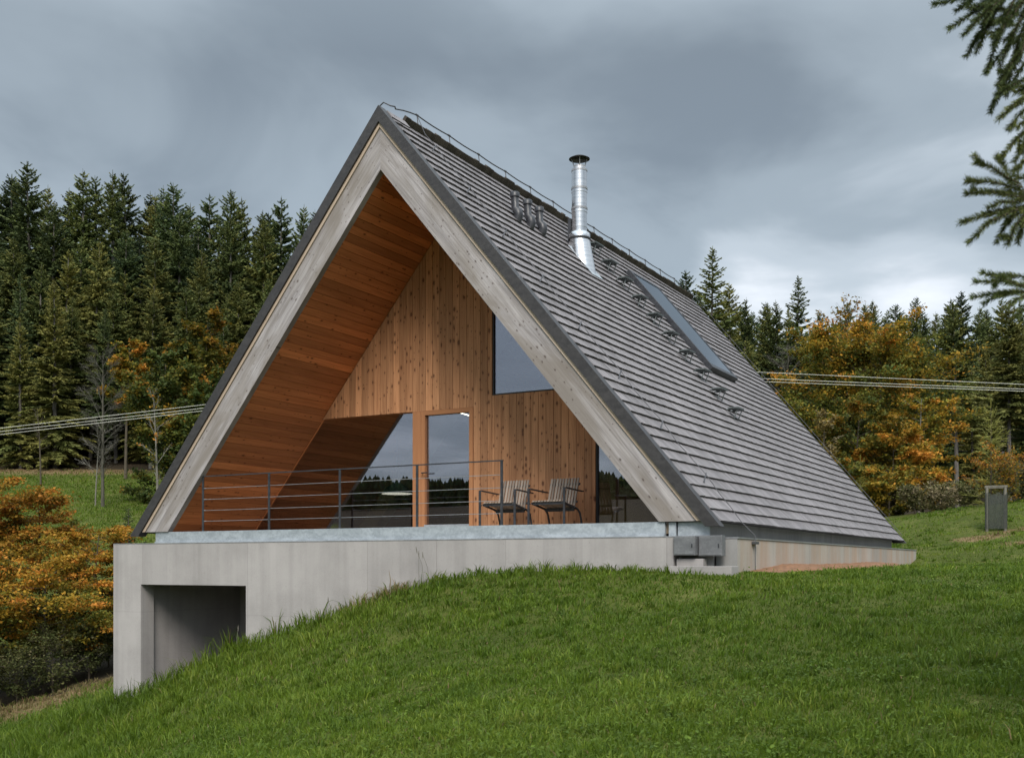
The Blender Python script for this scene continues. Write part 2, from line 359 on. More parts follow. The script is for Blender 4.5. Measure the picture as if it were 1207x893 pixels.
def m_leaf(name, stops, trans=0.35, vary=0.35, objhue=0.0, rough=0.65, spec=0.2):
    """colour by the hue attribute, brightness by rnd"""
    t = NT(name); h = t.attr('hue'); r = t.attr('rnd')
    oi = t.N('ShaderNodeObjectInfo').outputs['Random']
    if objhue: h = t.M('ADD', h, t.M('MULTIPLY', t.M('SUBTRACT', t.M('FRACT', t.M('MULTIPLY', oi, 7.31)), 0.4), objhue))
    col = t.ramp(h, stops)
    k = t.M('MULTIPLY', t.rng(r, 0, 1, 1-vary, 1+vary), t.rng(oi, 0, 1, 0.72, 1.30))
    kc = t.N('ShaderNodeCombineXYZ'); [t.L(k, kc.inputs[i]) for i in range(3)]
    col = t.mix(1.0, col, kc.outputs[0], 'MULTIPLY')
    t.set(col, rough, 0, spec)
    if trans:
        td = t.N('ShaderNodeBsdfTranslucent'); t.L(col, td.inputs[0]); mx = t.N('ShaderNodeMixShader'); mx.inputs[0].default_value = trans
        t.L(t.p.outputs[0], mx.inputs[1]); t.L(td.outputs[0], mx.inputs[2]); t.L(mx.outputs[0], t.out.inputs[0])
    return t.m
M_['spruce'] = m_leaf('spruce_needles', [(0, (0.052, 0.082, 0.042)), (0.5, (0.112, 0.140, 0.044)), (1, (0.215, 0.20, 0.055))], 0.15, 0.45, 0.45)
M_['larch'] = m_leaf('larch_needles', [(0, (0.13, 0.15, 0.035)), (1, (0.34, 0.33, 0.09))], 0.3)
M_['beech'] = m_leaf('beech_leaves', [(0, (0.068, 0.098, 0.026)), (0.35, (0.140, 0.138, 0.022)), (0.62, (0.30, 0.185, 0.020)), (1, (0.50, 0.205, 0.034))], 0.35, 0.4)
M_['pale'] = m_leaf('pale_leaves', [(0, (0.12, 0.11, 0.03)), (0.6, (0.28, 0.20, 0.06)), (1, (0.42, 0.36, 0.22))], 0.3)
M_['bush'] = m_leaf('bush_leaves', [(0, (0.065, 0.080, 0.024)), (0.6, (0.13, 0.13, 0.045)), (1, (0.21, 0.165, 0.095))], 0.25, 0.45)
M_['grass'] = m_leaf('grass_blades', [(0, (0.055, 0.098, 0.009)), (0.45, (0.110, 0.168, 0.016)), (0.8, (0.20, 0.24, 0.036)), (0.9, (0.17, 0.145, 0.065)), (1, (0.24, 0.16, 0.085))], 0.38, 0.38, 0.0, 0.5, 0.22)
def m_bark(name, a, b):
    t = NT(name); p = t.geo(); n = t.noise(t.mapv(p, (9, 9, 2)), 1, 5, 0.65)
    t.bump(n, 0.5, 0.02); return t.set(t.ramp(n, [(0.3, a), (0.7, b)]), 0.9, 0, 0.15)
M_['bark'] = m_bark('spruce_bark', (0.075, 0.066, 0.058), (0.17, 0.155, 0.14))
M_['birch'] = m_bark('pale_bark', (0.12, 0.112, 0.095), (0.26, 0.245, 0.21)); M_['greybark'] = m_bark('grey_bark', (0.06, 0.057, 0.045), (0.12, 0.112, 0.09))
M_['twig'] = m_bark('twig_bark', (0.06, 0.05, 0.035), (0.12, 0.10, 0.075))
M_['post'] = m_bark('weathered_post', (0.12, 0.115, 0.095), (0.22, 0.205, 0.17))
def m_ground():
    t = NT('meadow_ground'); p = t.geo(); dry = t.attr('dry'); floor = t.attr('litter')
    n1 = t.noise(p, 0.35, 5, 0.6); n2 = t.noise(p, 6, 5, 0.7); n3 = t.noise(t.mapv(p, (1, 1, 1)), 40, 3, 0.7)
    n4 = t.noise(t.mapv(p, (1.2, 0.8, 1)), 1, 6, 0.7, 0.6)
    f = t.M('ADD', t.M('ADD', t.M('MULTIPLY', n1, 0.25), t.M('MULTIPLY', n4, 0.35)), t.M('ADD', t.M('MULTIPLY', n2, 0.25), t.M('MULTIPLY', n3, 0.15)))
    g = t.ramp(f, [(0.38, (0.045, 0.062, 0.012)), (0.5, (0.085, 0.102, 0.021)), (0.62, (0.15, 0.148, 0.044))])
    d = t.ramp(n2, [(0.3, (0.13, 0.085, 0.04)), (0.7, (0.27, 0.19, 0.10))])
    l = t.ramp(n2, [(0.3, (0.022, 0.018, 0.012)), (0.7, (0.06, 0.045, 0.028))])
    dm = t.M('MULTIPLY', t.M('ADD', t.M('SUBTRACT', dry, 0.55), t.M('MULTIPLY', n2, 0.6)), 3, clamp=True)
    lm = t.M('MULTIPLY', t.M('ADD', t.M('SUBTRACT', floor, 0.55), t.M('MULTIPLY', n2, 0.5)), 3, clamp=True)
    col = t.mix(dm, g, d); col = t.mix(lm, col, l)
    t.bump(t.M('ADD', n2, n3), 0.6, 0.05)
    return t.set(col, 0.9, 0, 0.1)
M_['ground'] = m_ground()
M_['soil'] = m_flat('red_soil', (0.21, 0.105, 0.052), 0.95, 0, 0.35, 14)
def m_net():
    t = NT('tree_guard_net'); n = t.noise(t.obj(), 30, 2)
    t.set(t.ramp(n, [(0.3, (0.022, 0.030, 0.024)), (0.7, (0.060, 0.066, 0.052))]), 0.7)
    tr = t.N('ShaderNodeBsdfTransparent'); mx = t.N('ShaderNodeMixShader')
    mx.inputs[0].default_value = 0.30; t.L(t.p.outputs[0], mx.inputs[1]); t.L(tr.outputs[0], mx.inputs[2]); t.L(mx.outputs[0], t.out.inputs[0]); return t.m
M_['net'] = m_net()

# ------------------------------------------------------------------ terrain
def zc(px, F, py): return at(px, py, F)
wallpts = [(-8.0,-2.99),(-7.2,-2.74),(-6.4,-2.44),(-5.6,-2.15),(-4.82,-1.87),(-3.9,-1.53),(-2.98,-1.20),(-2.3,-1.0),(-1.67,-0.84),(-1.0,-0.68),(-0.45,-0.60),(0.3,-0.57),(0.9,-0.565),(1.8,-0.565),(2.72,-0.575),(3.5,-0.61)]
CP = [(x, -0.15, z-0.07) for x, z in wallpts]
CP += [(x, y, z-0.10) for x in (3.55, 4.1, 4.9) for y, z in ((2,-0.60),(5,-0.57),(9,-0.52),(13.6,-0.47))]
CP += [tuple(CAM[:2])+(-2.13,)]
for q in [(134,18,862),(134,13,915),(0,20,892),(0,14,950),(-150,18,960),(290,16,795),(290,11,860),(400,17,735),(400,12,800),(520,17,690),(60,22,868),(600,5.6,893),(1000,5.6,893),(1207,5.6,893),(0,24.5,862),(60,26,848),(100,30,812),(60,34,806),(0,34,822),(-150,30,880),(-300,24,960),
          (60,46,740),(60,62,640),(60,82,590),(60,104,553),(200,62,640),(200,104,555),(-300,104,560),(-300,62,660),(400,62,650),(400,104,560),(700,62,650),(700,104,590),
          (1100,31,634),(1140,33,613),(1207,35,592),(1300,37,580),(1173,31,624),(1150,26,650),(1207,25,654),(1207,18,672),(1350,20,672),(1000,52,612),(1100,52,606),(1250,60,590),(1000,90,585),(1120,90,570),(1300,100,545),
          (60,150,500),(-300,150,500),(400,160,500),(1100,170,545),(700,170,530),(1400,170,540),(60,300,490),(700,320,500),(1300,320,490),(-500,300,490),(-700,120,600),(-700,40,1000),(1800,40,600),(1900,120,500)]:
    CP.append(tuple(zc(*q)))
CP += [(14,-24,-3.6),(0,-26,-5.0),(-16,-22,-8),(-30,-50,-16),(10,-60,-12),(50,-60,-8),(50,-10,-0.5),(30,-12,-1.6),(-110,-120,-10),(40,-160,-8),(-40,-300,17),(150,-280,16),(-250,-250,17),(-150,-290,19),(60,-300,15),(-300,0,4),(300,0,10),(0,600,60),(-500,400,60),(500,400,60),(-600,-600,30),(600,-600,30),(0,-700,40),(-150,-190,-4),(60,-220,-4)]
CP = np.array(CP)
def tps_fit(P):
    X = P[:, :2]/20; n = len(P)
    d = np.linalg.norm(X[:, None]-X[None], axis=2)
    K = d   # linear kernel: no overshoot
    K = K+np.eye(n)*1e-6
    A = np.zeros((n+1, n+1)); A[:n, :n] = -K; A[:n, n] = 1; A[n, :n] = 1
    return X, np.linalg.solve(A, np.append(P[:, 2], 0))
TX, TW = tps_fit(CP)
def ground_raw(x, y):
    x = np.asarray(x, float).ravel(); y = np.asarray(y, float).ravel(); out = np.empty(len(x))
    for i in range(0, len(x), 50000):
        q = np.stack([x[i:i+50000], y[i:i+50000]], 1)/20
        # softened distance keeps the sheet smooth at the control points
        d = np.sqrt(((q[:, None]-TX[None])**2).sum(2)+(0.03)**2)
        out[i:i+50000] = -(d@TW[:-1])+TW[-1]
    return out
def bumps(x, y):
    return 0.035*np.sin(x*1.7+0.6*y)*np.sin(y*1.3-0.4*x)+0.02*np.sin(3.1*x+1.2)*np.sin(2.7*y+x)+0.012*np.sin(5.3*x-2*y)*np.sin(4.9*y+1.7*x)
def inside(x, y): return (x > -7.9) & (x < 3.3) & (y > 0.0) & (y < 13.95)
def gz(x, y):
    x = np.asarray(x, float); y = np.asarray(y, float)
    s = np.clip((np.hypot(np.maximum(np.maximum(-8-x, x-3.5), 0), np.maximum(np.maximum(-0.15-y, y-14), 0)))/2.0, 0, 1)
    return ground_raw(x, y).reshape(x.shape)+bumps(x, y)*s
def gz1(x, y): return float(gz(np.array([x]), np.array([y]))[0])
def ground():
    def lines(c, fine0, fine1, step, extra):
        far = np.sinh(np.linspace(0, 6.2, 75))/np.sinh(6.2)*900
        a = np.concatenate([np.arange(fine0, fine1, step), fine0-far[1:], fine1+far, extra]); a = np.unique(np.round(a, 3))
        return a
    xs = lines(0, -14, 22, 0.35, [-7.92, -7.82, 3.26, 3.34]); ys = lines(0, -14, 20, 0.35, [-0.03, 0.05, 13.9, 14.0])
    xs = xs[np.append(True, np.diff(xs) > 0.02)]; ys = ys[np.append(True, np.diff(ys) > 0.02)]
    gx, gy = np.meshgrid(xs, ys)
    z = gz(gx, gy)
    ins = (gx > -7.9) & (gx < 3.3) & (gy > 0.0) & (gy < 13.95)
    z = np.where(ins, np.minimum(z, -3.7), z)
    V = np.stack([gx, gy, z], 2).reshape(-1, 3); nx, ny = len(xs), len(ys)
    i = np.arange(nx*ny).reshape(ny, nx)
    q = np.stack([i[:-1, :-1], i[:-1, 1:], i[1:, 1:], i[1:, :-1]], 2).reshape(-1, 4)
    me = np_mesh('meadow', V, q.ravel(), np.full(len(q), 4), {'dry': ('FLOAT', dryness(V[:, 0], V[:, 1])), 'litter': ('FLOAT', litter(V[:, 0], V[:, 1]))}, True)
    return tag(link_mesh('meadow', me, M_['ground']), kind='structure')
def blob(x, y, c, r): return np.exp(-(((x-c[0])**2+(y-c[1])**2)/r**2))
DRY = [(zc(60, 30, 825), 2.2), (zc(20, 29, 835), 1.8), (zc(110, 31, 812), 2.0), (zc(-20, 29.5, 840), 2.0), (zc(1155, 29.5, 640), 0.7), (zc(1200, 30, 636), 0.8), (zc(1207, 27, 650), 0.5), (zc(60, 103, 557), 3.5), (zc(150, 103.5, 555), 3.5), (zc(-20, 103, 555), 3.5), (zc(105, 103.5, 555), 3.5), (zc(20, 103.5, 555), 3.5)]
def dryness(x, y):
    d = np.zeros_like(x)
    for c, r in DRY: d = np.maximum(d, blob(x, y, c, r))
    d = np.maximum(d, 0.85*np.exp(-((x+1.9)**2/0.9**2+(y+0.3)**2/0.3**2)))
    return d
def fwd(x, y):
    dx, dy = x-CAM[0], y-CAM[1]
    return dx*EX[0]+dy*EX[1], -dx*math.sin(YAW)+dy*math.cos(YAW)
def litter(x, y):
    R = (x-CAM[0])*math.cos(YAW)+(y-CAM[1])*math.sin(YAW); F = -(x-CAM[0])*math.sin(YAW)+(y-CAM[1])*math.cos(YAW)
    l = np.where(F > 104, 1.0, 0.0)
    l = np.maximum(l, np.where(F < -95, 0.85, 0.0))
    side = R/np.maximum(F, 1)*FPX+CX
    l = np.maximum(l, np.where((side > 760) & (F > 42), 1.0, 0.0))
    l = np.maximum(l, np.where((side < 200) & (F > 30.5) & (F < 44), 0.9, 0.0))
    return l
ground()

# ------------------------------------------------------------------ the house
XC, K = -2.13, 1.205
A_OUT, A_BRG, A_IN = 6.53, 6.257, 5.55          # apex heights: roof edge, barge top, barge bottom
TH = math.atan(K); CT, ST = math.cos(TH), math.sin(TH)
LEN = 13.9; D = 2.05                            # roof length, depth of the loggia
R_ = random.Random(7)
house = empty('timber_house', (XC, 0, 0)); HM = Matrix.Translation((-XC, 0, 0))
tag(house, 'steep A-frame house with grey shake roof, orange timber gable and concrete base', 'house')
def hp(mb, name, mat, parent=None, bevel=0):
    o = mb.build(name, mat, parent or house, bevel)
    o.matrix_parent_inverse = (parent or house).matrix_world.inverted() if parent else HM
    if parent: o.matrix_parent_inverse = Matrix.Identity(4)
    return o
def zin(x, a=A_IN): return a-K*abs(x-XC)

def gable_band(mb, a0, a1, y0, y1, zb, mitre=True, rnd=(0.4, 0.6)):
    """two sloping bands between apex heights a0 > a1, cut level at zb, as boards"""
    for sgn, r in ((-1, rnd[0]), (1, rnd[1])):
        xo = (a0-zb)/K; xi = (a1-zb)/K
        P = [(0, a0), (sgn*xo, zb), (sgn*xi, zb), (0, a1)]
        P3 = [(XC+x, z) for x, z in P]
        along = lambda x, z: abs(x-XC)*CT+(a0-z)*ST; across = lambda x, z: abs(x-XC)*ST+(z)*CT
        vs = [(x, y0, z) for x, z in P3]+[(x, y1, z) for x, z in P3]
        bc = [(across(x, z)+r*40, along(x, z)+r*13, y) for x, y, z in vs]
        fs = [(0,1,2,3), (7,6,5,4)]+[(i, 4+i, 4+(i+1) % 4, (i+1) % 4) for i in range(4)]
        if sgn > 0: fs = [tuple(reversed(f)) for f in fs]
        mb.add(vs, fs, bc, r)
# barge boards, the pale strip above them, the dark flashing
b = MB(); gable_band(b, A_BRG-0.05, A_IN, -0.06, 0.05, 0.0, rnd=(0.45, 0.62)); hp(b, 'barge_board', M_['silver'])
b = MB(); gable_band(b, A_BRG+0.02, A_BRG-0.055, -0.085, 0.03, 0.0); hp(b, 'edge_strip', M_['trimstrip'])
b = MB(); gable_band(b, A_OUT, A_BRG+0.025, -0.12, 0.06, -0.075); hp(b, 'roof_flashing', M_['flash'])
b = MB(); gable_band(b, A_OUT, A_BRG-0.1, LEN-0.06, LEN+0.06, -0.06); hp(b, 'roof_flashing', M_['flash'])
# roof core and lining
b = MB()
for s in (-1, 1):
    P = [(XC, A_OUT-0.10), (XC+s*(A_OUT-0.10)/K, 0.0), (XC+s*(A_IN+0.06)/K, 0.0), (XC, A_IN+0.06)]
    if s < 0: P = P[::-1]
    if s < 0: b.prism(P[::-1], 0.052, LEN-0.062)
    else:
        b.prism(P[::-1], 0.052, 8.02); b.prism(P[::-1], 9.68, LEN-0.062)
        pt = lambda sl, n: (XC+sl*CT+n*ST, A_OUT-0.10-sl*ST+n*CT); thk = -(A_OUT-0.10-A_IN-0.06)*CT
        b.prism([pt(0.0, 0), (XC, A_IN+0.06), pt(1.0, thk), pt(1.0, 0)], 8.02, 9.68); b.prism([pt(3.9, 0), pt(3.9, thk), P[2], P[1]], 8.02, 9.68)
roof = hp(b, 'roof', M_['core'])
b = MB(); bw = 0.138
for s in (-1, 1):
    U = (s*CT, 0, -ST); Nn = (s*ST, 0, CT); Ls = (A_IN)/ST
    n = int(Ls/bw)+1
    for i in range(n):
        r = R_.random(); u0 = i*bw+0.002; u1 = min((i+1)*bw-0.004, Ls)
        y = 0.055
        while y < LEN-0.2:
            y2 = min(y+R_.uniform(3.5, 5), LEN-0.1)
            segs = [(y, y2)]
            if s > 0 and 0.5 < u0 < 3.3: segs = [(p, q) for p, q in ((y, min(y2, 8.02)), (max(y, 9.68), y2)) if q-p > 0.02]
            rn = R_.random()
            for p, q in segs: b.board((XC, 0, A_IN), U, (0, 1, 0), Nn, u0, u1, (p, p), (q-0.002, q-0.002), 0.004, 0.05, rn)
            y = y2
hp(b, 'soffit', M_['soffit'])

# recessed gable wall: vertical boards round the openings
X_GL = -2.964; X_D0, X_D1 = -2.785, -1.725; Z_HEAD = 2.10; X_T = -1.357; Z_T = 2.27; X_R = 0.562
b = MB(); w = 0.139
def top(x): return zin(x)-0.012
def vb(x0, x1, zb):
    t0, t1 = top(x0), top(x1)
    z0 = max(zb, -0.03)
    if x0 < XC < x1:
        xm = XC; b.board((0, D, 0), (1, 0, 0), (0, 0, 1), (0, -1, 0), x0, xm, (z0, z0), (t0, top(xm)), -0.02, 0.0, R_.random()); x0 = xm; t0 = top(xm)
    if t0 < z0+0.02 and t1 < z0+0.02: return
    b.board((0, D, 0), (1, 0, 0), (0, 0, 1), (0, -1, 0), x0, x1, (min(z0, t0), min(z0, t1)), (t0, t1), -0.02, R_.uniform(-0.0015, 0.0015), R_.random())
x = XC-(A_IN-Z_HEAD)/K
edges = list(np.arange(X_D1-30*w, 1.5, w)); edges = [e for e in edges]
cuts = sorted(set([round(e, 4) for e in edges]+[X_T, X_R, -4.99]))
for e0, e1 in zip(cuts[:-1], cuts[1:]):
    m = (e0+e1)/2
    if e1-e0 < 0.01: continue
    g = 0.003
    if m < -4.99: continue
    if m < X_D1: vb(e0+g, e1-g, Z_HEAD+0.005)
    elif m < X_T: vb(e0+g, e1-g, -0.03)
    elif m < X_R:
        # below the triangular window
        zt = min(Z_T, zin(m))
        t0, t1 = min(Z_T, top(e0)), min(Z_T, top(e1))
        b.board((0, D, 0), (1, 0, 0), (0, 0, 1), (0, -1, 0), e0+g, e1-g, (-0.03, -0.03), (t0, t1), -0.02, R_.uniform(-0.0015, 0.0015), R_.random())
hp(b, 'cladding', M_['cladding'])
b = MB()  # sheathing behind the boards
b.add([(-4.99, D+0.03, Z_HEAD+0.02), (X_T-0.02, D+0.03, Z_HEAD+0.02), (X_T-0.02, D+0.03, top(X_T)-0.02), (XC, D+0.03, A_IN-0.03)], [(0, 1, 2, 3)])
b.box(X_D1+0.005, X_T-0.02, D+0.025, D+0.16, -0.03, Z_HEAD+0.05); b.box(X_T-0.015, X_R-0.005, D+0.025, D+0.16, -0.03, Z_T-0.42)
hp(b, 'wall_sheathing', M_['core'])

def frame_poly(mb, poly, wd, y0, y1):
    """frame of bars round a convex (x,z) polygon"""
    n = len(poly); c = np.mean(poly, axis=0); inn = []
    P = [np.array(p, float) for p in poly]
    for i in range(n):
        a, p, q = P[i-1], P[i], P[(i+1) % n]
        d1 = (p-a)/np.linalg.norm(p-a); d2 = (q-p)/np.linalg.norm(q-p)
        n1 = np.array([-d1[1], d1[0]]); n2 = np.array([-d2[1], d2[0]])
        if np.dot(n1, c-p) < 0: n1 = -n1
        if np.dot(n2, c-p) < 0: n2 = -n2
        A = np.array([n1, n2]); inn.append(np.linalg.solve(A, [np.dot(n1, p)+wd, np.dot(n2, p)+wd]))
    for i in range(n):
        j = (i+1) % n; q = [P[i], P[j], inn[j], inn[i]]
        d = (P[j]-P[i]); L = np.linalg.norm(d)
        vs = [(a[0], y0, a[1]) for a in q]+[(a[0], y1, a[1]) for a in q]
        bc = [(0, 0, 0), (0, L, 0), (wd, L, 0), (wd, 0, 0)]*2; r = R_.random()
        bc = [(u+r*31, v+r*17, 0) for u, v, _ in bc]
        fs = [(0,1,2,3), (7,6,5,4)]+[(k, 4+k, 4+(k+1) % 4, (k+1) % 4) for k in range(4)]
        mb.add(vs, fs, bc, r)
    return inn
def window(poly, wd, y0, y1, mat, name='window', pane_y=None, glass='glass'):
    f = MB(); inn = frame_poly(f, poly, wd, y0, y1); fo = hp(f, name, mat)
    g = MB(); yy = pane_y or (y0+y1)/2
    g.add([(p[0], yy, p[1]) for p in inn]+[(p[0], yy+0.012, p[1]) for p in inn], [tuple(range(len(inn))), tuple(range(2*len(inn)-1, len(inn)-1, -1))])
    hp(g, 'pane', M_[glass], fo); return fo
zi = lambda x: zin(x)-0.004
xg0 = XC-(A_IN-0.004-Z_HEAD)/K; xb0 = XC-(A_IN-0.004+0.03)/K
window([(xb0, -0.03), (X_GL-0.002, -0.03), (X_GL-0.002, Z_HEAD), (xg0, Z_HEAD)], 0.010, D+0.03, D+0.06, M_['soffit'])
window([(X_T+0.005, Z_T+0.004), (XC+(A_IN-0.004-Z_T-0.004)/K, Z_T+0.004), (X_T+0.005, zi(X_T+0.005))], 0.022, D+0.01, D+0.07, M_['rubber'])
window([(X_R+0.006, -0.03), (XC+(A_IN-0.004+0.03)/K, -0.03), (X_R+0.006, zi(X_R+0.006))], 0.022, D+0.01, D+0.07, M_['rubber'])
b = MB(); b.board((0, D, 0), (1, 0, 0), (0, 0, 1), (0, -1, 0), X_GL, X_D0-0.004, (-0.03, -0.03), (Z_HEAD, Z_HEAD), -0.10, 0.02, 0.3)
hp(b, 'window_post', M_['frame'], bevel=0.004)
door = window([(X_D0, -0.03), (X_D1-0.004, -0.03), (X_D1-0.004, Z_HEAD), (X_D0, Z_HEAD)], 0.075, D-0.015, D+0.07, M_['frame'], 'door', D+0.045)
b = MB(); b.box(X_D0+0.07, X_D1-0.075, D-0.03, D-0.016, 0.02, 0.115); hp(b, 'sill', M_['zinc'], door)
b = MB(); b.tube([(X_D0+0.04, D-0.07, 1.02), (X_D0+0.16, D-0.07, 1.02)], 0.010); b.tube([(X_D0+0.04, D-0.015, 1.02), (X_D0+0.04, D-0.07, 1.02)], 0.010); hp(b, 'handle', M_['steel'], door)

# deck, floor, rear gable, interior rafters
b = MB(); b.box(-6.9, 2.62, 0.03, D+0.02, -0.16, -0.035); hp(b, 'deck', M_['floor'])
b = MB(); b.box(-6.6, 2.3, D+0.03, 12.0, -0.16, -0.03); hp(b, 'floor', M_['floor'])
b = MB(); yb = 12.2
b.prism([(XC-4.6, -0.1), (-3.6, -0.1), (-3.6, 2.6), (XC-2.43, 2.6)], yb, yb+0.15); b.prism([(-3.6, -0.1), (-0.6, -0.1), (-0.6, 1.1), (-3.6, 1.1)], yb, yb+0.15)
b.prism([(-0.6, -0.1), (XC+4.6, -0.1), (XC+2.43, 2.6), (-0.6, 2.6)], yb, yb+0.15); b.prism([(XC-2.42, 2.603), (XC+2.42, 2.603), (XC, A_IN-0.02)], yb, yb+0.15); hp(b, 'rear_wall', M_['interior'])
window([(-3.595, 1.105), (-0.605, 1.105), (-0.605, 2.595), (-3.595, 2.595)], 0.08, yb+0.02, yb+0.1, M_['frame'], glass='clear')  # unseen rear window, added to let daylight into the room
for yy in (5.35, 8.4, 11.2):
    b = MB()
    for s in (-1, 1):
        U = (s*CT, 0, -ST); Nn = (-s*ST, 0, -CT)
        b.board((XC, yy, A_IN-0.01), (0, 1, 0), U, Nn, -0.17, 0.17, (0.3, 0.3), (A_IN/ST-0.05, A_IN/ST-0.05), 0.0, 0.34, R_.random())
    hp(b, 'rafter', M_['interior'])

# shakes on both slopes
def shakes(side, n, wmin, wmax, seed):
    rr = random.Random(seed); b = MB()
    U0 = np.array((side*CT, 0, -ST)); Nn = np.array((side*ST, 0, CT)); o = np.array((XC, 0, A_OUT-0.095))
    Ls = (A_OUT-0.075+0.02)/ST; ex = Ls/n
    for i in range(n):
        s0 = i*ex; s1 = (i+1)*ex
        y = 0.065+rr.uniform(-0.05, 0)
        wav = rr.uniform(-0.006, 0.006)
        ph = rr.uniform(0, 6)
        while y < LEN-0.06:
            w = rr.uniform(wmin, wmax); y2 = min(y+w, LEN-0.055); y1 = max(y, 0.065)
            if y2-y1 > 0.02:
                e = s1+wav+0.006*math.sin(y*1.3+ph)+rr.uniform(-0.004, 0.004); th = 0.072+rr.uniform(-0.002, 0.003)
                b.board(o, (0, 1, 0), U0, Nn, y1+0.0016, y2-0.0016, (max(s0-0.07, 0),)*2, (e, e+rr.uniform(-0.003, 0.003)), 0.038, th, rr.random(), n_top=0.034) if not (side > 0 and y2 > 8.02 and y1 < 9.68 and s1 > 1.0 and s0 < 3.9) else None
            y = y2
    return b
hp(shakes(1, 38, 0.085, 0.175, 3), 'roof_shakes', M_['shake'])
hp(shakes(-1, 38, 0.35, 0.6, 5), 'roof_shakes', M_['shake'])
# ridge comb: the far slope's shakes run past the ridge
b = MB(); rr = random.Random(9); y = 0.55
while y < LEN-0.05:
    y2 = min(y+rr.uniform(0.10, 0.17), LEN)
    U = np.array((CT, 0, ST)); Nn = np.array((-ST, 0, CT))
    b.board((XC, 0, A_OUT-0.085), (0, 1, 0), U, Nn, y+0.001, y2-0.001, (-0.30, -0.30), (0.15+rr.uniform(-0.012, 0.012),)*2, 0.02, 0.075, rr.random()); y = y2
hp(b, 'ridge_comb', M_['shaded_wood'])
b = MB(); b.board((XC, 0, A_OUT-0.05), (0, 1, 0), (CT, 0, -ST), (ST, 0, CT), 0.066, 0.56, (0.0, 0.0), (0.16, 0.16), 0.02, 0.045, 0.8)
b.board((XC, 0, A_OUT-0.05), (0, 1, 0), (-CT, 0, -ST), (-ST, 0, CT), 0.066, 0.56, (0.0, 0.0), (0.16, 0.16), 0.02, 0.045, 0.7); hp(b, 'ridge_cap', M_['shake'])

def on_roof(s, y, n=0.0): return np.array([XC+CT*s+ST*n, y, A_OUT-0.06-ST*s+CT*n])
# lightning conductor along the ridge and down the slope
ridge_y = [0.9+i*0.97 for i in range(13)]
pts = [(XC-0.45, 0.02, A_OUT-0.42), (XC-0.12, 0.02, A_OUT+0.02), (XC, 0.02, A_OUT+0.09), (XC+0.12, 0.04, A_OUT+0.02), (XC+0.16, 0.1, A_OUT+0.02)]
prev = (0.1, A_OUT+0.02)
for i, y in enumerate(ridge_y):
    zt = A_OUT+0.20
    for k in (0.25, 0.5, 0.75, 1.0):
        yy = prev[0]+(y-prev[0])*k; z = prev[1]+(zt-prev[1])*k-0.016*math.sin(math.pi*k)*(1 if i else -1.5)
        pts.append((XC+0.03, yy, z))
    prev = (y, zt)
far = [(XC+0.03, ridge_y[-1], A_OUT+0.20), (XC+0.03, LEN-0.3, A_OUT+0.12), (XC+0.1, LEN+0.02, A_OUT+0.0), tuple(on_roof(2.0, LEN+0.07, 0.10)), tuple(on_roof(4.5, LEN+0.07, 0.10)), tuple(on_roof(8.3, LEN+0.07, 0.08))]
b = MB(); b.tube(far, 0.006, 6); hp(b, 'down_conductor', M_['wiredark'])
b = MB(); b.tube(pts, 0.011, 6); lc = hp(b, 'lightning_conductor', M_['wiredark'])
for y in ridge_y:
    c = MB(); c.tube([(XC+0.05, y, A_OUT+0.04), (XC+0.03, y, A_OUT+0.20)], 0.009, 6); c.tube([(XC+0.03, y-0.03, A_OUT+0.2), (XC+0.03, y+0.03, A_OUT+0.2)], 0.018, 6)
    hp(c, 'wire_clip', M_['wiredark'], lc)
pts = [(XC+0.03, 0.9, A_OUT+0.20)]; clips = [0.55+1.01*i for i in range(8)]
for s in clips: pts += [on_roof(s-0.3, 0.82, 0.11), on_roof(s, 0.82, 0.125), on_roof(s+0.35, 0.82, 0.10)]
pts += [on_roof(8.2, 0.83, 0.10), on_roof(8.46, 0.84, 0.08), (3.53, 0.84, -0.18), (3.53, 0.84, -0.72)]
b = MB(); b.tube(pts, 0.006, 6); lc2 = hp(b, 'down_conductor', M_['wiredark'])
for s in clips:
    c = MB(); c.tube([on_roof(s+0.10, 0.70, 0.06), on_roof(s, 0.82, 0.125), on_roof(s-0.02, 0.85, 0.13)], 0.011, 5); hp(c, 'wire_clip', M_['wiredark'], lc2)
c = MB(); c.box(3.505, 3.56, 0.76, 0.92, -0.30, -0.265); hp(c, 'wire_clip', M_['wiredark'], lc2)

# chimney
def lathe(mb, prof, c, n=28, rnd=0.5):
    mb.tube([(c[0], c[1], z) for r, z in prof], [r for r, z in prof], n, True, True, rnd)
CHX, CHY = -1.10, 4.9
b = MB(); zr = on_roof(0, 0)[2]-K*(CHX-XC)
b.tube([(CHX, CHY, z) for z in (5.5, 6.94)], 0.145, 32); chim = hp(b, 'chimney', M_['inox'])
for z, r, h in ((6.90, 0.152, 0.03), (6.56, 0.156, 0.035), (6.49, 0.153, 0.02), (6.18, 0.156, 0.035), (6.11, 0.153, 0.02), (5.82, 0.152, 0.02)):
    c = MB(); c.tube([(CHX, CHY, z-h/2), (CHX, CHY, z+h/2)], r, 32); hp(c, 'clamp_band', M_['inox'] if h < 0.03 else M_['wire'], chim)
c = MB(); c.tube([(CHX, CHY, 5.62), (CHX, CHY, 5.70), (CHX, CHY, 5.74)], [0.205, 0.205, 0.15], 32); hp(c, 'collar', M_['inox'], chim)
c = MB(); c.tube([(CHX, CHY, 5.585), (CHX, CHY, 5.618)], 0.215, 32); hp(c, 'collar_band', M_['rubber'], chim)
c = MB()   # flashing cone cut by the roof slope
n = 32; top_r = [(CHX+0.195*math.cos(a), CHY+0.195*math.sin(a), 5.60) for a in [k*2*math.pi/n for k in range(n)]]
bot = []
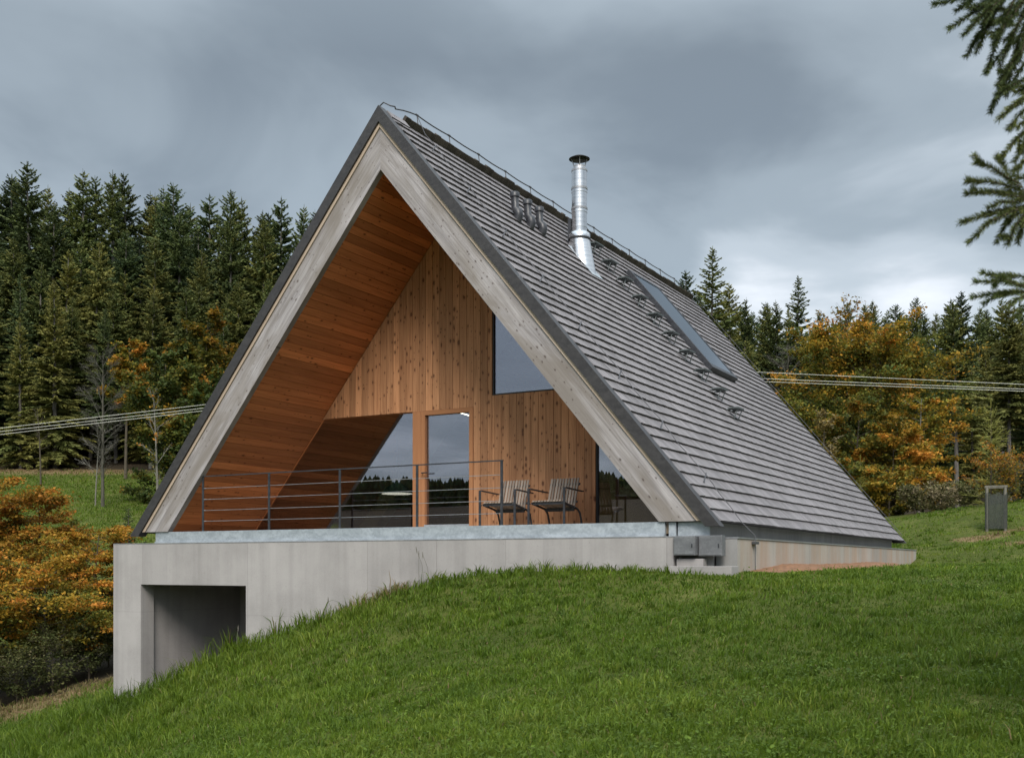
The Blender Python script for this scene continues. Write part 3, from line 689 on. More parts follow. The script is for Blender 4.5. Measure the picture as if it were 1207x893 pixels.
for k in range(n):
    a = k*2*math.pi/n; x = CHX+0.05+0.27*math.cos(a)+0.03*max(math.cos(a), 0)**2; y = CHY+0.22*math.sin(a)
    bot.append((x, y, A_OUT-0.06-K*(x-XC)+0.02))
c.add(top_r+bot, [(k, n+k, n+(k+1) % n, (k+1) % n) for k in range(n)], smooth=True); hp(c, 'flashing_cone', M_['inox'], chim)
c = MB(); c.board(on_roof(0, 0, 0.045), (0, 1, 0), (CT, 0, -ST), (ST, 0, CT), CHY-0.23, CHY+0.24, (1.35, 1.35), (2.16, 2.16), 0, 0.006); hp(c, 'flashing_sheet', M_['zinc'], chim)
c = MB(); lathe(c, [(0.02, 7.185), (0.12, 7.17), (0.20, 7.13), (0.20, 7.122), (0.02, 7.135)], (CHX, CHY)); cap = hp(c, 'rain_cap', M_['rubber'], chim)
c = MB(); c.tube([(CHX, CHY, 6.92), (CHX, CHY, 6.99), (CHX, CHY, 7.0)], [0.12, 0.10, 0.10], 24)
for k in range(4):
    a = k*math.pi/2+0.5; c.tube([(CHX+0.09*math.cos(a), CHY+0.09*math.sin(a), 6.95), (CHX+0.15*math.cos(a), CHY+0.15*math.sin(a), 7.145)], 0.010, 6)
hp(c, 'cap_stay', M_['wire'], chim)
c = MB(); c.box(CHX-0.20, CHX-0.14, CHY-0.09, CHY-0.05, 5.35, 6.0); hp(c, 'chimney_bracket', M_['steel'], chim)

# vent pipes
for (s, y) in ((1.50, 2.52), (1.50, 2.98), (1.50, 3.42)):
    p = on_roof(s, y, 0.0)
    b = MB(); b.tube([p+np.array((0.03, 0, -0.02)), p+np.array((0.07, 0, 0.08)), p+np.array((0.055, 0, 0.15)), p+np.array((0.0, 0, 0.21)), p+np.array((-0.01, 0, 0.42))], [0.075, 0.08, 0.08, 0.066, 0.066], 16)
    v = hp(b, 'vent_pipe', M_['plastic'])
    c = MB(); c.tube([p+np.array((-0.01, 0, 0.405)), p+np.array((-0.01, 0, 0.475)), p+np.array((-0.01, 0, 0.49))], [0.085, 0.085, 0.07], 16); hp(c, 'vent_cap', M_['plastic'], v)

# roof steps
for i in range(10):
    s = 0.85+i*0.512; y = 6.42; e = (0, 1, 0); o = on_roof(s, y, 0.06)
    b = MB()
    hz = np.array((1, 0, 0)); up = np.array((0, 0, 1))
    b.add([tuple(o+np.array((dx, dy, dz))) for dz in (0.071, 0.098) for dx, dy in ((-0.02, -0.19), (0.18, -0.19), (0.18, 0.19), (-0.02, 0.19))],
          [(0,3,2,1),(4,5,6,7),(0,1,5,4),(1,2,6,5),(2,3,7,6),(3,0,4,7)])
    st = hp(b, 'roof_step', M_['step'])
    for dy in (-0.13, 0.13):
        c = MB(); c.tube([on_roof(s-0.10, y+dy, 0.045), o+np.array((0.0, dy, 0.058)), o+np.array((0.15, dy, 0.058)), on_roof(s+0.14, y+dy, 0.05)], 0.012, 5); hp(c, 'step_bracket', M_['step'], st)

# skylight
sk0, sk1, ky0, ky1 = 0.97, 3.93, 8.0, 9.7
b = MB(); U = (CT, 0, -ST); Nn = (ST, 0, CT); o = on_roof(0, 0, 0)
for (u0, u1, a, e) in ((ky0, ky0+0.09, sk0, sk1), (ky1-0.09, ky1, sk0, sk1), (ky0+0.09, ky1-0.09, sk0, sk0+0.09), (ky0+0.09, ky1-0.09, sk1-0.12, sk1)):
    b.board(o, (0, 1, 0), U, Nn, u0, u1, (a, a), (e, e), 0.0, 0.135)
sky = hp(b, 'skylight', M_['steel'])
c = MB(); c.board(o, (0, 1, 0), U, Nn, ky0+0.088, ky1-0.088, (sk0+0.088,)*2, (sk1-0.118,)*2, 0.10, 0.125)
hp(c, 'pane', M_['skyglass'], sky)

# galvanised edge trim in front of the deck, concrete base
b = MB(); b.box(-7.06, 2.55, -0.03, 0.028, -0.205, -0.003); b.box(-7.06, 2.55, -0.05, -0.031, -0.205, -0.17); tr = hp(b, 'edge_trim', M_['zinc'])
b = MB(); b.box(2.60, 2.70, -0.01, 0.2, -0.20, -0.01); b.box(2.72, 3.16, 0.02, 0.05, -0.20, -0.01); hp(b, 'edge_trim', M_['zinc'])
b = MB(); y0, y1 = -0.15, 0.15; zt, zb = -0.215, -4.6; JX = -1.03
b.box(-8.0, -7.30, y0, y1, zb, -0.93); b.box(-8.0, -4.82, y0, y1, -0.93, zt); b.box(-4.82, JX-0.003, y0, y1, zb, zt); b.box(JX+0.003, 2.72, y0, y1, zb, zt)
b.box(JX-0.003, JX+0.003, y0+0.008, y1, zb, zt-0.004)
b.box(-7.99, -7.37, y1, 13.8, zb, zt-0.01)
b.box(-7.37, -3.6, 2.42, 2.7, zb, zt-0.01); b.box(-3.8, -3.6, y1, 2.42, zb, -0.45)
b.box(-7.37, 2.9, y1, 13.8, -0.44, -0.225)
b.box(2.45, 2.72, y1, 0.6, zb, -0.45); b.box(-7.37, -3.8, y1+0.02, 2.42, -3.9, -3.55)
hp(b, 'concrete_base', M_['concrete'])
b = MB(); b.box(-8.0, 2.72, y0-0.004, y1, zt+0.001, zt+0.016); hp(b, 'coping', M_['wire'])
b = MB(); b.box(2.86, 3.05, 0.10, 13.6, -0.60, 0.10); b.box(2.7, 3.2, 0.06, 0.1, -0.75, -0.21); hp(b, 'plinth', M_['concrete_plinth'])

# railing
b = MB(); b.box(-5.975, 0.025, -0.005, 0.02, 0.935, 0.952); rail = hp(b, 'railing', M_['steel'])
for x in (-5.95, -4.455, -2.975, -1.49, 0.0):
    c = MB(); c.box(x-0.02, x+0.02, 0.0, 0.015, -0.12, 0.934); c.box(x-0.028, x+0.028, 0.012, 0.0275, -0.15, 0.0); hp(c, 'post', M_['steel'], rail)
for z in (0.17, 0.355, 0.545, 0.735):
    c = MB(); c.tube([(-5.95, 0.0075, z), (0, 0.0075, z)], 0.0045, 6)
    c.tube([(-5.925, 0.0075, z), (-5.88, 0.0075, z)], 0.009, 6); hp(c, 'cable', M_['wire'], rail)

# ------------------------------------------------------------------ side wall, cabinets, soil
b = MB(); b.box(3.2, 3.5, 0.17, 14.3, -4.2, -0.236); rw = b.build('retaining_wall', M_['concrete_side']); tag(rw, 'low pale concrete wall with rusty stains running under the right eave', 'wall')
c = MB(); c.box(3.203, 3.494, 0.155, 0.168, -0.9, -0.24); c.build('wall_end', M_['concrete_plinth'], rw)
c = MB(); c.box(3.19, 3.512, 0.152, 14.31, -0.234, -0.214); c.build('coping', M_['wire'], rw)
def cabinet(name, x0, x1, y0, y1, z0, z1, label):
    b = MB(); b.box(x0, x1, y0, y1, z0, z1); o = b.build(name, M_['cabinet'], bevel=0.004); tag(o, label, 'cabinet')
    c = MB(); c.box(x0+0.012, x1-0.012, y0-0.008, y0-0.001, z0+0.012, z1-0.012); d = c.build('cabinet_door', M_['cabinet'], o, 0.003)
    c = MB(); c.box(x1-0.05, x1-0.035, y0-0.018, y0-0.0085, (z0+z1)/2-0.025, (z0+z1)/2+0.025); c.build('latch', M_['steel'], d)
cabinet('utility_cabinet', 2.74, 3.04, -0.20, 0.05, -0.455, -0.20, 'dark grey steel box at the end of the front concrete wall')
cabinet('utility_cabinet', 3.05, 3.37, -0.10, 0.05, -0.465, -0.195, 'lighter grey steel box beside the concrete side wall')
b = MB(); b.box(2.75, 3.12, -0.12, 0.055, -0.95, -0.50); s_ = b.build('concrete_block', M_['concrete'], bevel=0.006); tag(s_, 'small concrete block under the dark grey steel box', 'block')
b = MB(); b.box(2.75, 3.6, -0.42, -0.13, -0.95, -0.598); s_ = b.build('concrete_slab', M_['concrete'], bevel=0.006); tag(s_, 'flat concrete slab in the grass below the two steel boxes', 'slab')
# red soil along the side wall
xs = np.linspace(3.45, 4.15, 10); ys = np.linspace(0.5, 13.0, 90); gx, gy = np.meshgrid(xs, ys); rs = np.random.RandomState(3)
end = np.clip((gy-0.5)/1.8, 0, 1)*np.clip((13-gy)/1.5, 0, 1); edge = 3.82+0.13*np.sin(gy*0.9)+0.07*np.sin(gy*2.3+1)
gx = 3.45+(gx-3.45)/(0.7)*(edge-3.45)
z = gz(gx, gy)+(0.085*np.clip(1-(gx-3.45)/(edge-3.45), -0.1, 1)+0.045)*end-0.01+rs.uniform(-0.008, 0.008, gx.shape); z[:, -1] -= 0.08
i = np.arange(gx.size).reshape(gx.shape); q = np.stack([i[:-1, :-1], i[:-1, 1:], i[1:, 1:], i[1:, :-1]], 2).reshape(-1, 4)
tag(link_mesh('soil_strip', np_mesh('soil_strip', np.stack([gx, gy, z], 2).reshape(-1, 3), q.ravel(), np.full(len(q), 4), None, True), M_['soil']), kind='structure')

# ------------------------------------------------------------------ chairs
def make_chair():
    root = empty('armchair')
    b = MB()
    for k in range(10):
        x = -0.25+k*0.052; b.board((0, 0, 0), (1, 0, 0), (0, 1, -0.10), (0, 0.10, 1), x, x+0.034, (0.0, 0.0), (0.48, 0.48), 0.0, 0.018, R_.random()) if False else b.board((0, 0, 0.42), (1, 0, 0), (0, 0.985, -0.17), (0, 0.17, 0.985), x, x+0.036, (0.0, 0.0), (0.47, 0.47), 0.0, 0.02, R_.random())
    b.build('seat', M_['slat'], root)
    b = MB()
    for k in range(10):
        x = -0.25+k*0.052; b.board((0, 0.44, 0.30), (1, 0, 0), (0, 0.30, 0.954), (0, -0.954, 0.30), x, x+0.034, (0, 0), (0.53, 0.53), 0.0, 0.018, R_.random())
    b.build('backrest', M_['slat'], root)
    b = MB(); b.box(-0.26, 0.26, 0.03, 0.05, 0.375, 0.415); b.box(-0.26, 0.26, 0.40, 0.42, 0.285, 0.335)
    b.board((0, 0.475, 0.42), (1, 0, 0), (0, 0.30, 0.954), (0, -0.954, 0.30), -0.27, 0.27, (0, 0), (0.035, 0.035), -0.02, -0.002)
    b.board((0, 0.565, 0.70), (1, 0, 0), (0, 0.30, 0.954), (0, -0.954, 0.30), -0.27, 0.27, (0, 0), (0.035, 0.035), -0.02, -0.002)
    for s in (-1, 1): b.board((0, 0, 0.40), (1, 0, 0), (0, 0.985, -0.17), (0, 0.17, 0.985), s*0.275-0.008, s*0.275+0.008, (0.02, 0.02), (0.46, 0.46), -0.012, 0.018)
    b.build('seat_frame', M_['steel'], root)
    for s in (-1, 1):
        b = MB(); x = s*0.315; b.box(x-0.019, x+0.019, -0.01, 0.002, 0.0, 0.625); b.box(x-0.02, x+0.02, -0.006, 0.02, 0.38, 0.40) ; b.build('leg', M_['steel'], root)
        b = MB(); b.board((0, 0, 0), (1, 0, 0), (0, 0.98, -0.05), (0, 0.05, 0.98), x-0.022, x+0.022, (-0.01, -0.01), (0.56, 0.56), 0.628, 0.645); b.build('armrest', M_['steel'], root)
        b = MB(); b.tube([(s*0.285, 0.36, 0.345), (s*0.285, 0.47, 0.315), (s*0.29, 0.535, 0.26), (s*0.29, 0.58, 0.14), (s*0.29, 0.62, 0.0)], 0.016, 8); b.build('leg', M_['steel'], root)
    return root
def copy_tree(o, parent=None):
    c = o.copy(); COL.objects.link(c); c.parent = parent
    for ch in list(o.children): copy_tree(ch, c)
    return c
ch0 = make_chair(); ch1 = copy_tree(ch0)
for c, x, lab in ((ch0, -0.62, 'slatted wooden armchair on dark steel legs, behind the end post of the railing'), (ch1, 0.245, 'slatted wooden armchair on dark steel legs, beside the lower right window')):
    c.location = (x, 0.95, -0.035); tag(c, lab, 'chair', 'armchairs on the deck')
ch1.rotation_euler = (0, 0, math.radians(-3))

# pendant lamp and light tube inside
p = at(468, 580, 20.0); lamp = empty('pendant_lamp', tuple(p)); tag(lamp, 'pendant lamp with dark green shade behind the left glazing', 'lamp')
b = MB(); b.tube([(0, 0, -0.02), (0, 0, 0.06), (0, 0, 0.17), (0, 0, 0.2)], [0.27, 0.23, 0.08, 0.04], 20); b.build('lamp_shade', M_['lampshade'], lamp)
b = MB(); b.tube([(0, 0, -0.03), (0, 0, -0.021)], 0.28, 20); b.build('lamp_rim', M_['lampglow'], lamp)
b = MB(); b.tube([(0, 0, 0.2), (0, 0, 2.2)], 0.006, 5); b.build('lamp_cord', M_['rubber'], lamp)
a_, b_ = at(529, 482.5, 20.6), at(560, 491.5, 19.9)
b = MB(); b.tube([a_, b_], 0.009, 8); o = b.build('light_tube', M_['tube']); tag(o, 'lit white tube light seen through the top of the glass door', 'lamp')

# ------------------------------------------------------------------ trees
def quads_mesh(name, Q, hue, rnd, mat, extra=None):
    """Q: (n,4,3)"""
    n = len(Q); V = Q.reshape(-1, 3)
    return np_mesh(name, V, np.arange(n*4), np.full(n, 4), {'hue': ('FLOAT', np.repeat(hue, 4)), 'rnd': ('FLOAT', np.repeat(rnd, 4))})
def ribbons(P, Dv, Ln, w0, w1, rng, roll=None):
    """tapered ribbons from P along Dv (unit), width w0 -> w1, random roll"""
    n = len(P); a = rng.normal(size=(n, 3)); 
    if roll is not None: a = a*roll+np.array([0, 0, 1.0])*(1-roll)
    s = np.cross(Dv, a); s /= np.linalg.norm(s, axis=1, keepdims=True)+1e-9
    E = P+Dv*Ln[:, None]; m = P+Dv*Ln[:, None]*0.45
    return np.stack([P-s*w0[:, None]*0.5, P+s*w0[:, None]*0.5, E+s*w1[:, None]*0.5, E-s*w1[:, None]*0.5], 1)
def spruce_mesh(H, R, seed, base=0.1, wh=0.40, sw=0.10, hue0=0.35, dens=1.0, power=0.85):
    rng = np.random.RandomState(seed); Q = []; HU = []; RN = []
    z = base*H
    while z < H-0.15:
        t = (z-base*H)/(H*(1-base)); L0 = R*((1-t)**power)*(0.35+0.65*min(1, t*6+0.5))+0.05; tw = min(1.0, 0.35+1.6*(1-t))
        nb = rng.randint(5, 8)
        for k in range(nb):
            az = rng.uniform(0, 2*math.pi); L = L0*rng.uniform(0.55, 1.15); zb = z+rng.uniform(-0.2, 0.2)
            el = -0.25+0.95*t+rng.normal()*0.10; dr = 0.30*(1-t)+0.06; hb = np.clip(hue0+rng.normal()*0.13+0.12*t, 0, 1)
            ns = max(5, int((5+L*9)*dens)); u = np.sort(rng.uniform(0.12, 1.0, ns)); r = u*L
            zz = zb+math.tan(el)*r-dr*r*r/max(L, .5)+0.14*L*u**3
            P = np.stack([r*math.cos(az), r*math.sin(az), zz], 1)
            sd = np.where(rng.rand(ns) < 0.5, -1, 1); ang = az+sd*rng.uniform(0.4, 1.15, ns)
            ln = (0.10+0.36*L*(1-u)*rng.uniform(0.5, 1.1, ns)+0.10)*tw
            down = rng.uniform(-0.75, 0.12, ns)
            Dv = np.stack([np.cos(ang), np.sin(ang), down], 1); Dv /= np.linalg.norm(Dv, axis=1, keepdims=True)
            Q.append(ribbons(P, Dv, ln, np.full(ns, sw*tw)*rng.uniform(0.8, 1.4, ns), np.full(ns, sw*0.25), rng, 0.75))
            HU.append(np.clip(hb+0.35*(u-0.5)*rng.rand(ns), 0, 1)); RN.append(rng.rand(ns))
            # spine
            uu = np.linspace(0, 1, 4); rr = uu*L; zs = zb+math.tan(el)*rr-dr*rr*rr/max(L, .5)+0.14*L*uu**3
            S = np.stack([rr*math.cos(az), rr*math.sin(az), zs], 1); d = S[1:]-S[:-1]; ll = np.linalg.norm(d, axis=1)
            Q.append(ribbons(S[:-1], d/ll[:, None], ll*1.05, np.full(3, sw*0.8*tw), np.full(3, sw*0.5*tw), rng)); HU.append(np.full(3, hb)); RN.append(rng.rand(3))
        z += wh*rng.uniform(0.75, 1.2)*(1.0 if t < 0.8 else 0.7)
    # leader
    Q.append(ribbons(np.array([[0, 0, H-0.6]]*3), np.array([[0, 0, 1.0]]*3), np.full(3, 0.9), np.full(3, sw*0.4), np.full(3, 0.02), rng)); HU.append(np.full(3, hue0)); RN.append(rng.rand(3))
    return np.concatenate(Q), np.concatenate(HU), np.concatenate(RN)
def trunk_mesh(H, r, seed, dead=0):
    b = MB(); rng = np.random.RandomState(seed)
    b.tube([(0, 0, -1.0), (0, 0, 0), (0.03*H*0.05, 0, H*0.4), (0, 0.02, H*0.75), (0, 0, H)], [r*1.25, r, r*0.75, r*0.35, 0.01], 8, False)
    for k in range(dead):
        z = rng.uniform(0.12, 0.5)*H; a = rng.uniform(0, 6.28); L = rng.uniform(0.6, 1.6)
        b.tube([(0, 0, z), (L*math.cos(a), L*math.sin(a), z-0.15*L)], [0.03, 0.012], 4, False)
    flat = [i for f in b.f for i in f]
    return np_mesh('trunk', np.array(b.v), flat, [len(f) for f in b.f], None, True)
def make_tree(kind, crown_me, trunk_me, crown_mat, bark):
    root = empty(kind)
    if crown_me is not None: link_mesh('crown', crown_me, crown_mat, root)
    link_mesh('trunk', trunk_me, bark, root)
    return root
SPR = []
for i, (H, R, base, hue, dens, pw) in enumerate([(26, 3.9, 0.06, 0.25, 1.0, 0.68), (28, 3.7, 0.30, 0.35, 1.0, 0.66), (24, 4.2, 0.04, 0.5, 1.0, 0.72), (27, 3.4, 0.42, 0.55, 0.95, 0.62), (25, 4.1, 0.10, 0.2, 1.0, 0.64), (22, 3.8, 0.05, 0.75, 1.0, 0.8), (26, 3.2, 0.22, 0.35, 0.45, 0.75), (8, 1.7, 0.03, 0.4, 1.2, 0.9)]):
    q = spruce_mesh(H, R, 100+i, base, 0.38 if H > 10 else 0.28, 0.21 if H > 10 else 0.07, hue, dens*(1.7 if H > 10 else 1.3), pw)
    SPR.append((H, quads_mesh('spruce_crown', *q, None), trunk_mesh(H, (0.0075 if base > 0.2 else 0.011)*H+0.02, i, 14 if base > 0.2 else 0)))
USED = {}
def spruce(v, px, py_top, F, label, group, rz=None, name='spruce_tree', base_z=None, wide=1.0, rr=random.Random(5)):
    H, cm, tm = SPR[v]
    if v not in USED: USED[v] = make_tree(name, cm, tm, M_['spruce'], M_['bark']); o = USED[v]
    else: o = copy_tree(USED[v])
    p = at(px, py_top, F); g = gz1(p[0], p[1]) if base_z is None else base_z
    s = max((p[2]-g)/H, 0.2); w = s*wide*rr.uniform(1.05, 1.5)
    o.location = (p[0], p[1], g-0.1); o.scale = (w, w, s); o.rotation_euler = (rr.gauss(0, 0.02), rr.gauss(0, 0.02), rr.uniform(0, 6.28) if rz is None else rz)
    tag(o, label, 'tree', group); return o
GL, GR = 'spruces of the forest left of the house', 'spruces of the forest right of the house'
LL, LR = 'dark green spruce in the dense forest on the slope left of the house', 'dark green spruce in the forest behind the autumn trees right of the house'
# skyline trees on the left, by their tops
for px, top_, F, v in [(-5,215,122,0),(12,208,124,4),(24,205,126,0),(40,192,120,4),(57,222,128,2),(72,224,130,0),(98,201,122,0),(118,215,126,4),(133,200,120,2),(156,207,124,4),(172,226,130,0),(184,228,128,2),(197,222,126,0),(209,219,122,4),(229,246,130,2),(247,229,124,0),(272,225,120,4),(287,233,124,0),(305,250,130,2),(330,232,122,0),(318,252,128,4),(352,244,126,2),(366,250,124,0),(385,248,130,4),(400,255,126,0),(430,265,128,2)]:
    spruce(v, px, top_, F, LL, GL)
rr = random.Random(21)
for F, y0, sp in ((117, 262, 34), (112, 300, 38), (108, 320, 44), (104, 345, 48)):
    px = -60+rr.uniform(0, 20)
    while px < 440:
        v = rr.choice([0, 1, 2, 4, 5, 3] if F > 110 else [1, 3, 3, 5, 1, 6])
        spruce(v, px, y0+rr.uniform(-25, 35)+max(0, (px-150))*0.10, F+rr.uniform(-2, 2), LL, GL); px += sp*rr.uniform(0.75, 1.3)
# right side
spruce(6, 838, 295, 80, 'tall loose spruce with gaps between its boughs, just behind the ridge end', 'prominent spruces right of the ridge', 1.0, wide=1.25)
spruce(4, 802, 318, 84, 'shorter dark spruce with its tip at the end of the ridge', 'prominent spruces right of the ridge')
spruce(6, 938, 327, 82, 'loose spruce with a thin top left of the orange beeches', 'prominent spruces right of the ridge', 2.5, wide=1.15)
for px, top_, F, v in [(818,345,88,2),(860,335,90,2),(872,352,84,0),(893,368,92,4),(909,360,86,2),(920,352,84,0),(957,378,90,2),(1000,372,128,0),(1015,368,132,4),(1030,372,130,2),(1045,366,134,0),(1060,372,130,4),(1079,350,100,4),(1094,366,120,0),(1108,368,122,2),(1120,352,96,0),(1134,342,92,4),(1152,362,110,2),(1165,366,112,0),(1182,350,84,3),(1200,355,100,2),(1215,340,96,0),(1235,350,90,4),(1255,345,90,2)]:
    spruce(v, px, top_, F, LR, GR)
for F, y0, sp in ((76, 400, 42), (66, 430, 52), (100, 380, 30), (116, 378, 26)):
    px = 800
    while px < 1290:
        if F > 70 or px > 1085: spruce(rr.choice([0, 2, 4, 5, 1]), px, y0+rr.uniform(-25, 40), F+rr.uniform(-2, 2), LR, GR)
        px += sp*rr.uniform(0.75, 1.3)
spruce(3, 1128, 356, 62, 'tall spruce with a bare grey trunk left of the tree guard', 'bare-trunked spruces at the forest edge')
spruce(3, 1190, 350, 64, 'tall spruce with a bare grey trunk behind the small larch', 'bare-trunked spruces at the forest edge')
spruce(7, 1118, 575, 44, 'small young spruce at the foot of the forest edge', None)
# background on the slope between and behind, partly hidden by the house
for px in range(470, 800, 34): spruce(rr.choice([0, 2, 4]), px, 330+rr.uniform(-10, 40), 112+rr.uniform(-6, 6), LL, GL)
p_ = at(150, 596, 36.0); spruce(7, 152, 596, 36, 'small dark evergreen beside the left corner of the house', None, base_z=p_[2]-3.4, wide=1.3)

def decid(H, R, seed, nleaf, leaf, hue=0.5, hue_h=0.3, zlow=0.12, flat=0.35, limbs=26, trunk_r=0.1, upright=0.5, spread=1.0, twigs=0):
    rng = np.random.RandomState(seed); b = MB()
    lean = rng.normal(size=2)*0.03*H
    tp = lambda t: np.array([lean[0]*t*t, lean[1]*t*t, H*0.92*t])
    b.tube([tp(t) if t > 0 else np.array([0, 0, -0.6]) for t in (0, 0.02, 0.3, 0.6, 0.85, 1.0)], [trunk_r*1.2, trunk_r, trunk_r*0.75, trunk_r*0.5, trunk_r*0.25, 0.01], 7, False)
    ends = []; W_ = []
    for k in range(limbs):
        t = zlow+(0.97-zlow)*((k+rng.rand())/limbs); az = k*2.399+rng.normal()*0.4
        prof = math.sin(math.pi*min(1, max(0.08, (t-zlow*0.6)/(1.08-zlow*0.6)))**0.75)
        L = R*(0.35+0.75*prof)*rng.uniform(0.65, 1.12)
        el = upright*rng.uniform(0.4, 1.3)+0.25*t
        p0 = tp(t); d = np.array([math.cos(az)*math.cos(el), math.sin(az)*math.cos(el), math.sin(el)])
        p1 = p0+d*L*0.55; p2 = p1+(d+np.array([0, 0, -0.15+upright*0.2]))*L*0.5
        b.tube([p0, p1, p2], [trunk_r*0.32*(1-t*0.6), trunk_r*0.2*(1-t*0.6), 0.008], 5, False)
        ns = 5+int(L*1.6)+twigs
        for j in range(ns):
            u = rng.uniform(0.25, 1.0); q0 = p0+(p1-p0)*min(u/0.55, 1)+(p2-p1)*max((u-0.55)/0.45, 0)
            a2 = az+rng.uniform(-1.2, 1.2); e2 = el*0.6+rng.uniform(-0.3, 0.5); l2 = L*rng.uniform(0.22, 0.5)*(1.15-0.5*u)
            q1 = q0+np.array([math.cos(a2)*math.cos(e2), math.sin(a2)*math.cos(e2), math.sin(e2)])*l2
            b.tube([q0, q1], [0.014*(1+H*0.02), 0.004], 3, False); ends.append((q0, q1, t)); W_.append(l2)
            for _ in range(twigs):
                v = rng.uniform(0.3, 1.0); r0 = q0+(q1-q0)*v; dd = (q1-q0)/(l2+1e-6)+rng.normal(size=3)*0.5
                b.tube([r0, r0+dd*l2*0.4], [0.007, 0.003], 3, False)
    fl = [i for f in b.f for i in f]; tm = np_mesh('trunk', np.array(b.v), fl, [len(f) for f in b.f], None, True)
    cm = None
    if nleaf:
        W_ = np.array(W_); pr = W_/W_.sum(); ii = rng.choice(len(ends), nleaf, p=pr)
        A = np.array([e[0] for e in ends])[ii]; B = np.array([e[1] for e in ends])[ii]; T = np.array([e[2] for e in ends])[ii]
        u = rng.rand(nleaf)**0.7*1.1; sc = W_[ii]*0.28*spread
        P = A+(B-A)*u[:, None]+rng.normal(size=(nleaf, 3))*sc[:, None]*np.array([1, 1, flat])
        clump = rng.normal(size=len(ends))*0.20
        rad = np.linalg.norm(P[:, :2], axis=1)/R
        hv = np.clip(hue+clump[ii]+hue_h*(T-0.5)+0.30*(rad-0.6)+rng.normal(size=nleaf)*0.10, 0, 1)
        d = rng.normal(size=(nleaf, 3)); d[:, 2] *= 0.5; d /= np.linalg.norm(d, axis=1, keepdims=True)
        ln = leaf*rng.uniform(0.6, 1.3, nleaf); a = rng.normal(size=(nleaf, 3))*0.6+np.array([0, 0, 0.9]); s = np.cross(d, a); s /= np.linalg.norm(s, axis=1, keepdims=True)+1e-9
        w = ln*0.62; mid = P+d*ln[:, None]*0.45
        Q = np.stack([P, mid+s*w[:, None]*0.5, P+d*ln[:, None], mid-s*w[:, None]*0.5], 1)
        rn = np.clip(rng.rand(nleaf)*0.6+0.4*(0.5+rng.normal(size=len(ends))*0.3)[ii], 0, 1)
        cm = quads_mesh('crown', Q, hv, rn, None)
    return cm, tm
def deciduous(name, px, top_, F, label, spec, mat='beech', bark='twig', base=None, group=None, sink=0.1, cat='tree'):
    p = at(px, top_, F); g = gz1(p[0], p[1]) if base is None else at(px, base, F)[2]
    H = p[2]-g; cm, tm = decid(H, **spec(H)); o = make_tree(name, cm, tm, M_[mat], M_[bark]); o.location = (p[0], p[1], g-sink)
    return tag(o, label, cat, group)
# beeches at the foot of the lawn on the left
BG = 'autumn beeches left of the house'
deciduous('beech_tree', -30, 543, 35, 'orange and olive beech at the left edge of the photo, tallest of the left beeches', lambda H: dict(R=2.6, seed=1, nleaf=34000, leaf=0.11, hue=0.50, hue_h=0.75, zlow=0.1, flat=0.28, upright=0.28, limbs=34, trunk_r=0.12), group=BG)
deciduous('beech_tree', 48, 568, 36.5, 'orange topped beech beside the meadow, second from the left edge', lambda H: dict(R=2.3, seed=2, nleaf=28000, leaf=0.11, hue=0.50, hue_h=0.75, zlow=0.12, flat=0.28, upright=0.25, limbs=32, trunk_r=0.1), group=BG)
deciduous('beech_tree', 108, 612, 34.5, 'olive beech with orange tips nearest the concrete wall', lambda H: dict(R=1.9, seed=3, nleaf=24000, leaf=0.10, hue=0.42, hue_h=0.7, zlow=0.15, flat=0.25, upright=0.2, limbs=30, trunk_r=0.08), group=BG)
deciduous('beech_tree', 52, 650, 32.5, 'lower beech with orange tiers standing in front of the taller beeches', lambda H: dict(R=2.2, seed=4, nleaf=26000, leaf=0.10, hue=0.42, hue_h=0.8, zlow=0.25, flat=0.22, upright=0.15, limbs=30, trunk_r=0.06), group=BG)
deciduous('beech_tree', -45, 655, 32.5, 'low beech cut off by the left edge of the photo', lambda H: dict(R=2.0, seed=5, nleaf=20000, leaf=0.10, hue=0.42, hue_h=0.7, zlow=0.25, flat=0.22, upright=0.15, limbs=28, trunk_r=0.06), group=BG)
# mid-distance on the left
deciduous('autumn_tree', 236, 358, 84, 'tall tree with an orange top against the dark spruces beside the left roof edge', lambda H: dict(R=3.4, seed=11, nleaf=22000, leaf=0.30, hue=0.14, hue_h=0.95, flat=0.5, upright=0.55, limbs=40, trunk_r=0.18), base=640)
deciduous('green_tree', 196, 395, 82, 'green leafy tree with fading leaves left of the orange topped tree', lambda H: dict(R=3.3, seed=12, nleaf=22000, leaf=0.26, hue=0.08, hue_h=0.15, flat=0.5, upright=0.5, limbs=38, trunk_r=0.16), base=640)
deciduous('green_tree', 262, 430, 80, 'green leafy tree half hidden behind the left roof edge', lambda H: dict(R=3.6, seed=13, nleaf=22000, leaf=0.26, hue=0.08, hue_h=0.15, flat=0.5, upright=0.45, limbs=38, trunk_r=0.16), base=650)
deciduous('autumn_tree', 148, 388, 97, 'yellow leaved tree among the spruces above the overhead wires', lambda H: dict(R=1.9, seed=14, nleaf=9000, leaf=0.28, hue=0.40, hue_h=0.4, zlow=0.45, flat=0.6, upright=0.5, limbs=28, trunk_r=0.15))
deciduous('bare_tree', 121, 395, 78, 'leafless tall tree with fine twigs at the edge of the left meadow', lambda H: dict(R=2.1, seed=15, nleaf=0, leaf=0.1, zlow=0.3, upright=0.75, limbs=30, trunk_r=0.14, twigs=5), bark='greybark', base=610)
deciduous('bare_tree', 186, 445, 74, 'leafless pale birch with a forked trunk in front of the green trees', lambda H: dict(R=1.5, seed=16, nleaf=300, leaf=0.2, zlow=0.3, upright=0.9, limbs=14, trunk_r=0.11, twigs=1), bark='birch', base=620)
